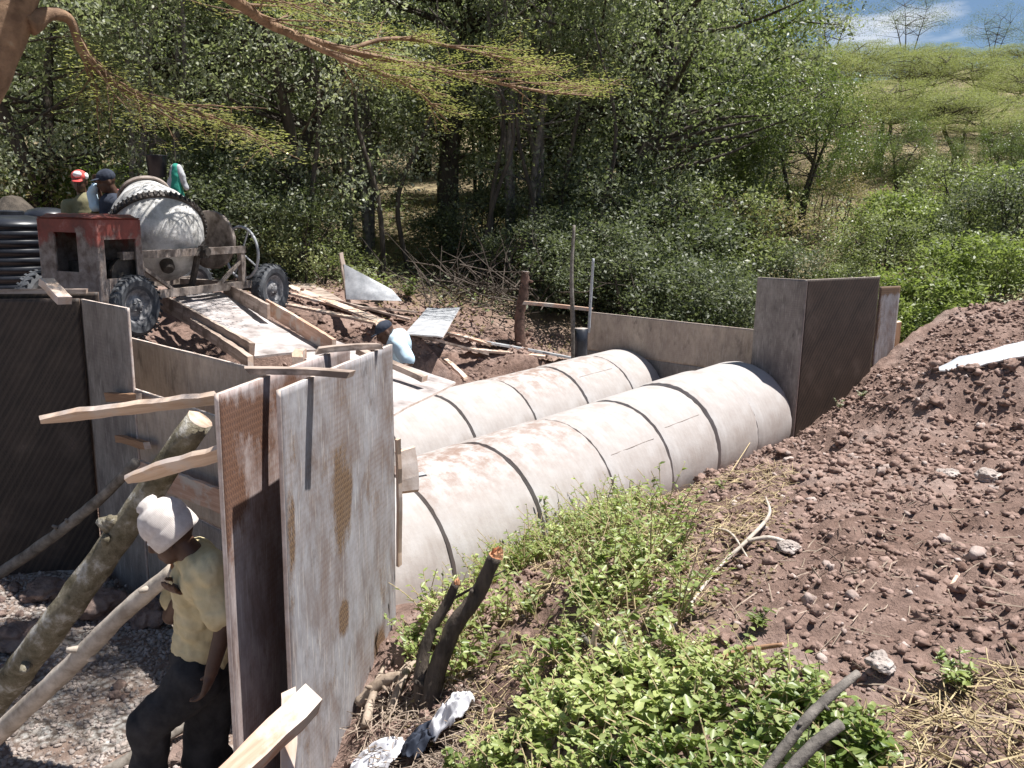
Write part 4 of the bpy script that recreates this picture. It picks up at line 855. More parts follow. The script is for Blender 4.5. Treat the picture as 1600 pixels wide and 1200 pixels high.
# two men behind the mixer
def stander(c_head, face, ground, lab, shirtm, capm, arm_to, capkind, extra=None):
    base = Vector((c_head.x+.03, c_head.y+.05, ground)); m_ = empty('person', base, label=lab, cat='person')
    caps, hm, hg = head_caps(c_head, face, (0, 0, 1), 1.05); rgt = hm.col[0]; sp = Vector((base.x, base.y, c_head.z-.27)); sp.z = c_head.z-.25
    pv = Vector((base.x, base.y, ground+.92)); s1 = sp+rgt*.19+Vector((0, 0, -.03)); s2 = sp-rgt*.19+Vector((0, 0, -.03))
    f = hm.col[1]; e1_ = s1+Vector((0, 0, -.27))+f*.05; h1_ = e1_+f*.2+Vector((0, 0, -.12)); 
    if arm_to is not None: ta = Vector(arm_to); e2_ = s2.lerp(ta, .5)+Vector((0, 0, -.1)); h2_ = ta
    else: e2_ = s2+Vector((0, 0, -.27))+f*.05; h2_ = e2_+f*.22
    caps += [(hg(0, -.03, -.1), .055, sp, .06), (sp, .11, pv, .13), (sp, .06, s1, .06), (sp, .06, s2, .06), (s1, .052, e1_, .042), (e1_, .04, h1_, .028), (s2, .052, e2_, .042), (e2_, .04, h2_, .028)]
    lg = []
    for sd in (1, -1):
        a = pv+rgt*.09*sd; k_ = Vector((a.x, a.y, ground+.5))+f*.05; ft = Vector((a.x, a.y, ground+.06)); caps += [(a, .09, k_, .06), (k_, .058, ft, .04), (ft, .04, ft+f*.17, .03)]; lg += [(a, .11, k_, .08), (k_, .08, ft+Vector((0, 0, .06)), .065)]
    caps += hand_caps(h1_, f, (0, 0, -1), 1, .6)+hand_caps(h2_, (h2_-e2_), (0, 0, -1), 1, .6)
    blob('body', caps, .012, M['skin'], m_, 2)
    blob('shirt', [(sp, .13, pv+Vector((0, 0, .04)), .15), (sp, .08, s1, .078), (sp, .08, s2, .078), (s1, .075, s1.lerp(e1_, .7), .065), (s2, .075, s2.lerp(e2_, .7), .065)], .016, shirtm, m_, 3, .04, 8)
    blob('trousers', lg+[(pv, .15, pv+Vector((0, 0, -.05)), .14)], .018, M['trouser'], m_, 3, .02, 9)
    if capkind == 'cap': blob('cap', [(hg(0, -.015, .055), (.09, .108, .085), hm), (hg(0, .1, .05), (.06, .06, .01), hm)], .009, capm, m_, 1)
    if capkind == 'softcap':
        blob('cap', [(hg(0, -.02, .06), (.088, .1, .07), hm), (hg(0, .09, .035), (.062, .06, .01), hm)], .009, capm, m_, 1)
        blob('cap_panel', [(hg(0, .045, .095), (.05, .045, .038), hm), (hg(-.07, -.02, .06), (.03, .05, .04), hm)], .009, M['white_cloth'], m_, 1)
    if capkind == 'helmet':
        blob('cap', [(hg(0, -.01, .06), (.095, .12, .085), hm), (hg(0, .09, .035), (.075, .07, .012), hm)], .009, capm, m_, 1)
        blob('cap_side', [(hg(-.062, -.03, .09), .018, hg(-.08, .04, -.0), .014), (hg(.062, -.03, .09), .018, hg(.08, .04, .0), .014), (hg(-.05, .05, .11), .016, hg(.05, .05, .11), .016)], .009, M['white_cloth'], m_, 1)
    if capkind == 'cap': blob('neck_towel', [(hg(.09, -.04, -.0), .03, hg(.12, -.05, -.16), .045), (hg(.1, -.06, -.1), .04, hg(.02, -.11, -.19), .045)], .012, M['pink_cloth'], m_, 2)
    return m_
P4 = at(166, 284, y=9.9); P3 = at(124, 284, y=10.1)
stander(P3, (.25, -1, -.3), -1.22, 'worker in red and white cap and olive shirt behind the mixer hood', M['olive_cloth'], M['red_cloth'], at(152, 288, y=10.0), 'softcap')
stander(P4, (-.8, -.75, -.35), -1.22, 'worker in dark cap and navy shirt next to the mixer drum', M['navy'], M['navy'], None, 'cap')
cl = at(143, 303, y=9.95); o_ = blob('cloth_bundle', [(cl, .05, cl+Vector((.05, -.02, .08)), .03), (cl, .05, cl+Vector((.03, .0, -.14)), .06)], .012, M['green_cloth'], None, 2, .03, 20); o_.data.materials[0] = M['sky_cloth']; tag(o_, 'pale teal cloth held between the two men behind the mixer', 'cloth')

# ------------------------------------------------------------------ clods and stones of the dug soil
def icos(sub):
    t = (1+5**.5)/2; v = [(-1, t, 0), (1, t, 0), (-1, -t, 0), (1, -t, 0), (0, -1, t), (0, 1, t), (0, -1, -t), (0, 1, -t), (t, 0, -1), (t, 0, 1), (-t, 0, -1), (-t, 0, 1)]
    v = [np.array(a)/np.linalg.norm(a) for a in v]
    f = [(0, 11, 5), (0, 5, 1), (0, 1, 7), (0, 7, 10), (0, 10, 11), (1, 5, 9), (5, 11, 4), (11, 10, 2), (10, 7, 6), (7, 1, 8), (3, 9, 4), (3, 4, 2), (3, 2, 6), (3, 6, 8), (3, 8, 9), (4, 9, 5), (2, 4, 11), (6, 2, 10), (8, 6, 7), (9, 8, 1)]
    for _ in range(sub):
        c = {}; nf = []
        def mid(a, b):
            k = (min(a, b), max(a, b))
            if k not in c: m = v[a]+v[b]; v.append(m/np.linalg.norm(m)); c[k] = len(v)-1
            return c[k]
        for a, b, d in f: ab, bd, da = mid(a, b), mid(b, d), mid(d, a); nf += [(a, ab, da), (b, bd, ab), (d, da, bd), (ab, bd, da)]
        f = nf
    return np.array(v), np.array(f)
def clods(name, P, size, sub, m, seed, flat=.65):
    rs = np.random.default_rng(seed); v, f = icos(sub); n = len(P); k = len(v)
    D = v[None]*(1+.5*(rs.random((n, k, 1))-.5)*2); sc = np.stack([rs.uniform(.75, 1.35, n), rs.uniform(.7, 1.2, n), rs.uniform(flat-.15, flat+.25, n)], -1)
    D = D*sc[:, None]*size[:, None, None]; a = rs.uniform(0, 6.28, n); c, s_ = np.cos(a)[:, None], np.sin(a)[:, None]
    V = np.stack([D[..., 0]*c-D[..., 1]*s_, D[..., 0]*s_+D[..., 1]*c, D[..., 2]], -1)+P[:, None]
    return npmesh(name, V.reshape(-1, 3), (f[None]+np.arange(n)[:, None, None]*k).reshape(-1, 3), [m])
def scatter(n, x0, x1, y0, y1, seed, cond=None, clump=0, bias=1.0):
    rs = np.random.default_rng(seed); x = rs.uniform(x0, x1, n); y = y0+(y1-y0)*rs.random(n)**bias
    k = np.ones(n, bool)
    if clump: k &= fbm(x, y, 1.3, 3, seed) > clump
    if cond is not None: k &= cond(x, y)
    x, y = x[k], y[k]; return x, y, gz(x, y)
def bank(x, y):
    u = (x-A0.x)*H2.x+(y-A0.y)*H2.y; w = (x-A0.x)*SIDE.x+(y-A0.y)*SIDE.y
    fw = (x-g1_.x)*FWN.x+(y-g1_.y)*FWN.y; rw = (x-PA.x)*RWN.x+(y-PA.y)*RWN.y
    return (w > .8) & (fw > .02) & (rw > .05) & (np.abs(x) < y*.75+.4)
for i, (n, lo, hi, sub, m_, cl_) in enumerate(((42000, .005, .016, 0, 'clod', .0), (14000, .01, .028, 1, 'clod', .38), (4200, .006, .017, 0, 'clod_pale', .46), (600, .026, .05, 2, 'clod', .46), (420, .015, .035, 1, 'clod_pale', .5))):
    x, y, z = scatter(n, -1, 8, 1.3, 12, 50+i, bank, cl_, 1.25); rs = np.random.default_rng(90+i)
    s_ = lo+(hi-lo)*rs.random(len(x))**2.2; s_ *= np.clip(.6+y*.12, .7, 1.5)
    tag(clods('soil_clods' if 'pale' not in m_ else 'pale_stones', np.stack([x, y, z+s_*.25], -1), s_, sub, M[m_], i, .7), kind='stuff', label=['fine crumbs of dug soil over the right bank', 'fist sized soil clods on the right bank', 'small pale stones in the dug soil', 'larger clods on the right bank', 'pale stones lying on the right bank'][i], cat='soil clods')
def lbank(x, y):
    u = (x-A0.x)*H2.x+(y-A0.y)*H2.y; w = (x-A0.x)*SIDE.x+(y-A0.y)*SIDE.y
    return (w < -2.9) & ((x-LW0.x)*LWN.x+(y-LW0.y)*LWN.y < -.3) & (u > -1.3)
x, y, z = scatter(9000, -5, 2.5, 6.5, 14, 61, lbank, .4); s_ = .01+.03*np.random.default_rng(3).random(len(x))**2
tag(clods('soil_clods', np.stack([x, y, z+s_*.3], -1), s_, 0, M['clod'], 9, .7), 'soil clods on the left bank under the boards', 'soil clods', kind='stuff')
def pit(x, y): return (gz(x, y, False) < -2.6) & ((x-LW0.x)*LWN.x+(y-LW0.y)*LWN.y > .1) & ((x-PC.x)*RWN.x+(y-PC.y)*RWN.y < -.05) & (y < 6.4)
x, y, z = scatter(16000, -5, -.9, 3.2, 6.4, 62, pit); s_ = .005+.016*np.random.default_rng(4).random(len(x))**2
tag(clods('pit_gravel', np.stack([x, y, z+s_*.2], -1), s_, 0, M['rock_pale'], 10, .7), 'pale gravel on the pit floor', 'gravel', kind='stuff')
x, y, z = scatter(700, -5, -.9, 3.2, 6.4, 66, pit, .45); s_ = .02+.04*np.random.default_rng(5).random(len(x))**2
tag(clods('pit_rubble', np.stack([x, y, z+s_*.2], -1), s_, 1, M['rock'], 12, .7), 'brown rubble on the pit floor', 'rubble', kind='stuff')
def rock(px, py, r, lab, m='rock', dz=.3, name='rock', y=None):
    p = ong(px, py) if y is None else at(px, py, y=y); v, f = icos(4); rs = random.Random(lab); o_ = Vector((rs.random()*9,)*3); sx = Vector((rs.uniform(.9, 1.3), rs.uniform(.8, 1.1), rs.uniform(.6, .85)))
    V = []
    for a in v: q_ = Vector(a); d = 1+.4*mnoise.fractal(q_*1.1+o_, .8, 2, 5); c = max(-.3, q_.z); V.append((q_.x*d*r*sx.x, q_.y*d*r*sx.y, c*d*r*sx.z))
    tag(npmesh(name, np.array(V), f, [M[m]], loc=p+Vector((0, 0, r*dz))), lab, 'rock')
for a in ((35, 1010, .17, 'brown boulder at the left edge beside the foot of the mossy log'), (10, 1075, .13, 'flat low rock below the brown boulder at the left edge'), (70, 935, .14, 'shaded rock behind the brown boulder, under the dark ribbed sheet'), (150, 960, .2, 'big dark rock in shade between mossy log and headwall', 'rock'),
          (230, 975, .15, 'dark rock at the foot of the outlet headwall behind the pale pole'), (1547, 752, .07, 'pale rounded rock on the soil at the right edge', 'rock_pale'), (1480, 745, .05, 'small angular pale rock left of the pale rounded rock', 'rock_pale'), (1232, 866, .045, 'pale flat stone beside the forked root', 'rock_pale'),
          (1110, 720, .05, 'brown stone touching the near pipe row below the far headwall', 'rock'), (1240, 1045, .05, 'dark round stone above the bright green weeds', 'rock'), (1375, 1050, .045, 'pale stone above the cut branches', 'rock_pale'), (1005, 830, .09, 'dark brown lump of earth beside the pipe and the straw', 'clod'), (895, 640, .001, 'x') )[:12]: rock(*a)

# ------------------------------------------------------------------ leaves and plants
class LV:
    def __init__(s): s.c = []; s.d = []; s.n = []; s.l = []; s.w = []
    def add(s, c, d, n, l, w):
        s.c.append(np.atleast_2d(c)); s.d.append(np.atleast_2d(d)); s.n.append(np.atleast_2d(n)); s.l.append(np.atleast_1d(l)); s.w.append(np.atleast_1d(w))
    def arrays(s):
        c, d, n = (np.concatenate(a) for a in (s.c, s.d, s.n)); l, w = np.concatenate(s.l), np.concatenate(s.w)
        d = d/np.linalg.norm(d, axis=1, keepdims=True); n = n-d*(n*d).sum(1, keepdims=True); n = n/(np.linalg.norm(n, axis=1, keepdims=True)+1e-9); return c, d, n, np.cross(d, n), l[:, None], w[:, None]
    def fine(s, name, mats, **k):      # 8-point folded leaves
        c, d, n, b, l, w = s.arrays(); P = [c]
        for sg in (-1, 1):
            for (t, ww, h) in ((.22, .36, .06), (.48, .5, .09), (.78, .32, .0)): P.append(c+d*l*t+b*w*ww*sg+n*(w*h*1.6-l*t*t*.12))
        P.append(c+d*l-n*l*.16); V = np.stack(P, 1); N_ = len(c); i = (np.arange(N_)*8)[:, None]
        F_ = np.concatenate([i+np.array([[0, 1, 2, 3, 7]]), i+np.array([[0, 7, 6, 5, 4]])]); return npmesh(name, V.reshape(-1, 3), F_, mats, **k)
    def quick(s, name, mats, **k):     # 4-point folded leaves
        c, d, n, b, l, w = s.arrays(); V = np.stack([c, c+d*l*.5-b*w*.5+n*w*.12, c+d*l-n*l*.1, c+d*l*.5+b*w*.5+n*w*.12], 1); N_ = len(c)
        return npmesh(name, V.reshape(-1, 3), (np.arange(N_)*4)[:, None]+np.array([[0, 1, 2, 3]]), mats, **k)
def unit(rs, n): v = rs.normal(size=(n, 3)); return v/np.linalg.norm(v, axis=1, keepdims=True)
def weed(L_, T_, base, h, rs, nst=4, lsz=.05, lean=.5, wid=.55, nl=9):
    for k in range(nst):
        a = rs.uniform(0, 6.28); ln = lean*rs.uniform(.3, 1.2); hh = h*rs.uniform(.55, 1.1)
        pts = []; 
        for i in range(6): t = i/5; pts.append(Vector((base[0]+math.cos(a)*ln*hh*t**1.5, base[1]+math.sin(a)*ln*hh*t**1.5, base[2]+hh*t*(1-.15*ln*t))))
        if T_ is not None: T_.tube(pts, [.0028*(1-.1*i)*(1+h) for i in range(6)], 4, False)
        m = int(nl*hh/h)+2; t = rs.uniform(.18, 1, m); seg = np.array([list(p) for p in pts]); P = np.stack([np.interp(t*5, range(6), seg[:, j]) for j in range(3)], -1)
        an = rs.uniform(0, 6.28, m); d = np.stack([np.cos(an), np.sin(an), rs.uniform(-.15, .75, m)], -1); n = np.stack([rs.normal(0, .35, m), rs.normal(0, .35, m), np.ones(m)], -1)
        l = lsz*rs.uniform(.5, 1.25, m)*(1.15-.4*t); L_.add(P, d, n, l, l*wid)
def inpoly(x, y, poly):
    r = np.zeros(len(x), bool); j = len(poly)-1
    for i in range(len(poly)):
        xi, yi = poly[i]; xj, yj = poly[j]
        r ^= ((yi > y) != (yj > y)) & (x < (xj-xi)*(y-yi)/(yj-yi+1e-12)+xi); j = i
    return r
def patch(pxs, n, seed, clump=0):
    P = [ong(*p) for p in pxs]; P = [(p.x, p.y) for p in P]; xs = [p[0] for p in P]; ys = [p[1] for p in P]
    return scatter(n, min(xs), max(xs), min(ys), max(ys), seed, lambda x, y: inpoly(x, y, P) & bank(x, y), clump)
rs = np.random.default_rng(5)
PAa = [(628, 1010), (690, 950), (800, 880), (880, 835), (960, 800), (1060, 850), (1100, 950), (1010, 1040), (850, 1100), (700, 1110), (628, 1080)]
PBb = [(690, 1235), (800, 1130), (860, 1100), (960, 1050), (1100, 1045), (1240, 1080), (1360, 1130), (1390, 1200), (1340, 1300), (720, 1300)]
L_, T_ = LV(), MB(); x, y, z = patch(PAa, 900, 70, .42)
for a in zip(x, y, z): weed(L_, T_, a, rs.uniform(.12, .42), rs, rs.integers(2, 5), rs.uniform(.025, .06), .7, .52, 11)
o_ = L_.fine('weeds', [M['leaf_weed']]); tag(o_, 'leafy weeds growing along the near pipe row behind the broken stump', 'weeds', kind='stuff'); T_.build('weed_stems', [M['straw']], o_)
L_, T_ = LV(), MB(); x, y, z = patch(PBb, 620, 71, .46)
for a in zip(x, y, z): weed(L_, T_, a, rs.uniform(.06, .18), rs, rs.integers(2, 5), rs.uniform(.022, .05), .9, .62, 10)
o_ = L_.fine('weeds', [M['leaf_weed']]); tag(o_, 'bright green weeds along the bottom of the photo', 'weeds', kind='stuff'); T_.build('weed_stems', [M['straw']], o_)
L_, T_ = LV(), MB(); x, y, z = patch(PAa[:5]+PAa[-4:]+PBb[1:5], 330, 171, .44)
for a in zip(x, y, z): weed(L_, T_, a, rs.uniform(.1, .34), rs, rs.integers(1, 4), rs.uniform(.035, .075), .7, .35, 8)
o_ = L_.fine('weeds', [M['leaf_lime']]); tag(o_, 'longer narrow leaved yellow green herbs mixed among the weeds', 'weeds', kind='stuff'); T_.build('weed_stems', [M['straw']], o_)
# cut dry grass
def straw(pxs, n, seed, lab, lo, hi, m='straw', lift=.05, w=.0016, clump=.4):
    x, y, z = patch(pxs, n, seed, clump); rs = np.random.default_rng(seed); b = MB(); N_ = len(x)
    for i in range(N_):
        a = rs.uniform(0, 6.28); l = rs.uniform(lo, hi); e = rs.uniform(-.1, .5); c = Vector((x[i], y[i], z[i]+rs.uniform(.0, lift))); d = Vector((math.cos(a), math.sin(a), e))
        k = Vector((rs.normal(), rs.normal(), rs.normal()))*l*.08; b.tube([c-d*l*.5, c+k, c+d*l*.5], w*rs.uniform(.7, 1.6), 3, False)
    tag(b.build('dry_grass', [M[m]]), lab, 'dry grass', kind='stuff')
straw([(700, 1180), (760, 1050), (840, 880), (960, 820), (1090, 760), (1240, 735), (1250, 790), (1130, 900), (1080, 1010), (900, 1100), (780, 1200)], 5200, 72, 'cut dry grass strewn between pipe row and soil', .05, .2, clump=.38)
straw([(628, 1060), (700, 1040), (760, 1090), (730, 1200), (560, 1200), (540, 1130)], 900, 73, 'dry stalks around the broken stump', .05, .22, 'twig', .06, .002, .3)
straw([(1000, 1000), (1400, 760), (1600, 800), (1600, 1200), (1200, 1150), (1000, 1100)], 500, 74, 'thin pale roots scattered over the soil', .05, .22, 'twig', .01, .0022, .3)
straw([(1380, 1100), (1600, 1040), (1640, 1250), (1380, 1250)], 500, 75, 'dry grass at the lower right corner', .05, .2, clump=.3)
M['leaf_litter'] = M['leaf_dry']
L_ = LV(); x, y, z = patch([(560, 1200), (620, 1080), (700, 950), (1000, 850), (1230, 760), (1250, 850), (1100, 1100), (800, 1200)], 2600, 76, .35); m = len(x); an = rs.uniform(0, 6.28, m)
L_.add(np.stack([x, y, z+.012], -1), np.stack([np.cos(an), np.sin(an), rs.uniform(-.1, .3, m)], -1), np.stack([rs.normal(0, .4, m), rs.normal(0, .4, m), np.ones(m)], -1), rs.uniform(.015, .04, m), rs.uniform(.01, .022, m))
tag(L_.fine('leaf_litter', [M['leaf_dry']]), 'dead leaves lying among straw and weeds', 'dead leaves', kind='stuff')
def sprig(px, py, h, lab, nst=3, lsz=.05, lean=.4, m='leaf_weed', wid=.5, nl=12, p=None, seed=1, cat='plant', name='plant'):
    p = p or ong(px, py); rs = np.random.default_rng(seed); L_, T_ = LV(), MB(); weed(L_, T_, (0, 0, 0), h, rs, nst, lsz, lean, wid, nl)
    t = empty(name, p, label=lab, cat=cat); L_.fine('leaves', [M[m]], parent=t); T_.build('stem', [M['twig']], t); return t
sprig(1500, 1085, .12, 'small bright green plant alone on the soil at right', 12, .045, .8, wid=.38, nl=9, seed=3)
sprig(940, 830, .38, 'tall leafy sprig against the near pipe row, left of the twig', 2, .05, .25, seed=4)
sprig(1008, 808, .36, 'bare twig with few hanging leaves in front of the pipe', 2, .045, .35, 'leaf_mid', nl=6, seed=5)
sprig(690, 985, .34, 'grey leaved sprig between the grey sheet and broken stump', 4, .042, .45, 'leaf_grey', nl=10, seed=6)
sprig(640, 1010, .22, 'low leafy shoot at the far foot of the tall grey sheet', 6, .035, .6, seed=7)
sprig(850, 850, .26, 'leafy shoot touching the pipe joint above the weeds', 4, .05, .5, seed=8)
sprig(1125, 765, .09, 'yellow green weed close to the pipe near the twig', 5, .03, .9, 'leaf_lime', seed=9)
sprig(1185, 990, .08, 'yellowish weed in the middle of the dug soil', 6, .04, 1.0, 'leaf_lime', wid=.3, seed=10)
sprig(1312, 640, .14, 'tiny weed at the foot of the far dark ribbed sheet', 5, .04, .6, 'leaf_grey', seed=11)
sprig(1345, 622, .1, 'second tiny weed, right under the edge of the far dark sheet', 5, .04, .6, 'leaf_grey', seed=12)
sprig(595, 470, .5, 'sunlit weed among the boards in front of the slanting sheet', 14, .09, .7, 'leaf_lime', seed=13)
sprig(640, 468, .45, 'green weed right of the slanting pale sheet', 10, .1, .7, 'leaf_mid', seed=14)
sprig(985, 1040, .12, 'pale green weed behind the snapped stick', 5, .04, .8, 'leaf_grey', seed=16)
# broken stump
sb = ong(668, 1105, -.06); sy = sb.y
M['bark_stump'] = simple('bark_stump', (.045, .036, .03), (.15, .12, .095), 14, .95, 1, .015, stretch=(1, 1, .3))
st = log('stump', [sb, at(680, 1060, y=sy+0.04), at(706, 985, y=sy+0.06), at(745, 930, y=sy+0.06), at(774, 868, y=sy+0.04)], [.05, .046, .042, .037, .031], M['bark_stump'], 'broken forked stump with orange splintered tips beside the pipe', 'tree stump', cut=M['cut_orange'], jit=.09, knots=2)
def splinter(parent, tip, d, r, n, seed):
    b = MB(); rs = random.Random(seed)
    for i in range(n):
        a = rs.uniform(0, 6.28); o_ = Vector((math.cos(a), math.sin(a)*.6, 0))*r*rs.uniform(0, .75); l = rs.uniform(.3, 1.5)*r; b.tube([tip+o_-d*r*.5, tip+o_+d*l*.5, tip+o_+d*l+Vector((rs.uniform(-1, 1), rs.uniform(-1, 1), 0))*r*.25], [r*.42, r*.3, r*.04], 5, True)
    k = b.build('splintered_tip', [M['cut_orange']], parent); k.matrix_parent_inverse = Matrix.Translation(-parent.location)
splinter(st, at(775, 868, y=sy+0.04), Vector((.25, 0, 1)).normalized(), .034, 14, 1)
b = MB(); P_, r_ = smooth_pts([sb+Vector((-.03, .03, 0)), at(658, 1050, y=sy+0.08), at(672, 990, y=sy+0.12), at(700, 940, y=sy+0.14), at(712, 912, y=sy+0.14)], [.036, .034, .029, .024, .02]); b.tube(P_, r_, 12, True, 0, .1)
b.tube([at(700, 940, y=sy+0.14), at(745, 915, y=sy+0.08), at(790, 890, y=sy+0.03)], [.008, .006, .003], 5); k = b.build('side_stem', [M['bark_stump']], st, smooth=True); k.matrix_parent_inverse = Matrix.Translation(-st.location)
splinter(st, at(712, 910, y=sy+0.14), Vector((.1, 0, 1)).normalized(), .02, 8, 2)
# cut branches and sticks
log('cut_branch', [at(1190, 1215, y=1.86), at(1255, 1130, y=1.93), at(1300, 1085, y=2.0), at(1340, 1052, y=2.06)], [.013, .014, .013, .011], M['bark_grey'], 'upper of two cut branches lying in the bright weeds', 'cut branch', cut=M['wood_new'], knots=2)
log('cut_branch', [at(1215, 1225, y=1.8), at(1270, 1165, y=1.84), at(1314, 1132, y=1.88)], [.016, .015, .014], M['bark_grey'], 'lower, thicker of two cut branches with a pale sawn end', 'cut branch', cut=M['wood_new'])
log('stick', [ong(1008, 1068, .03), ong(1100, 1055, .04), ong(1160, 1038, .03), ong(1222, 1028, .04)], [.009, .01, .01, .007], M['wood_brown'], 'long straight stick along the upper edge of bright weeds', 'stick', cut=M['wood_red'])
log('stick', [ong(930, 1050, .05), at(928, 1000, y=ong(930, 1050).y)+Vector((0, 0, .0)), at(934, 975, y=ong(930, 1050).y)], [.012, .011, .009], M['wood_new'], 'short upright pale stick end among the weeds', 'stick')
log('stick', [ong(905, 1008, .05), ong(925, 1025, .05), ong(952, 1042, .05)], [.012, .014, .012], M['bark_grey'], 'short grey piece of snapped stick beside the upright pale one', 'stick')
log('root', [ong(1050, 990, .02), ong(1120, 900, .03), ong(1165, 862, .05), ong(1200, 822, .06), ong(1195, 795, .06)], [.006, .008, .01, .009, .005], M['pole_pale'], 'long pale root curving over the soil and the straw', 'root', jit=.15)
log('root', [ong(1165, 862, .05), ong(1200, 858, .05), ong(1235, 862, .03)], [.01, .012, .01], M['pole_pale'], 'short thick root branching right from the long pale root', 'root', jit=.15)
log('root', [ong(1110, 835, .02), ong(1140, 850, .05), ong(1168, 880, .02)], [.006, .006, .004], M['pole_pale'], 'thin root crossing the long pale root on its left', 'root', jit=.15)
log('stick', [ong(1180, 690, .1), ong(1130, 760, .02)], [.005, .004], M['straw'], 'thin dry stalk leaning beside the near pipe row', 'stick')
log('stick', [ong(1480, 930, .01), ong(1495, 910, .03)], [.006, .008], M['wood_new'], 'tiny pale wood chip in the soil at right', 'stick')
# heap of roots and bark at the foot of the grey sheet
for i, (a, b_, w, lb) in enumerate((((560, 1110), (640, 1075), .028, 'torn bark root at the foot of the tall grey sheet'), ((570, 1150), (600, 1060), .02, 'upright split root against the grey sheet'), ((610, 1120), (655, 1050), .02, 'pale torn root left of the broken stump'))):
    log('root', [ong(*a, .03), ong((a[0]+b_[0])/2, (a[1]+b_[1])/2, .08), ong(*b_, .06)], [w, w*1.1, w*.5], M['twig'], lb, 'root', jit=.25, knots=2)
# rags
def rag(px, py, r, h, m, lab, seed, sx=1, pat=None):
    p = ong(px, py); n = 60; u = np.linspace(-1, 1, n); U, V = np.meshgrid(u, u); D = np.sqrt(U**2+V**2); X = p.x+U*r*sx; Y = p.y+V*r
    Z = gz(X, Y, False)+h*np.clip(1-D**2, 0, 1)**.6*(.5+fbm(U, V, 1.6, 3, seed))+(np.abs(fbm(U*1.0+V*.4, V-U*.3, 2.0, 2, seed+4)-.5))*-h*2.0+h*.35
    ii = np.arange(n*n).reshape(n, n); f = np.stack([ii[:-1, :-1], ii[:-1, 1:], ii[1:, 1:], ii[1:, :-1]], -1).reshape(-1, 4); k = (D[:-1, :-1] < .92+.2*(fbm(U, V, 2, 2, seed+9)[:-1, :-1]-.5)).ravel()
    o_ = npmesh('rag', np.stack([X-p.x, Y-p.y, Z-p.z], -1).reshape(-1, 3), f[k], [m], smooth=True, loc=p); md = o_.modifiers.new('s', 'SOLIDIFY'); md.thickness = .004; tag(o_, lab, 'cloth')
M['printed'] = simple('printed', (.08, .08, .13), (.6, .6, .63), 16, .95, .2, .003, pos=(.33, .36), detail=2)
rag(704, 1148, .11, .09, M['printed'], 'white and dark printed cloth lying at the foot of broken stump', 1); rag(655, 1180, .11, .07, M['navy'], 'dark navy cloth between the white pieces at the bottom edge', 2, .8); rag(588, 1200, .13, .06, M['printed'], 'white crumpled cloth at the bottom edge beside the grey sheet', 3, 1.1)

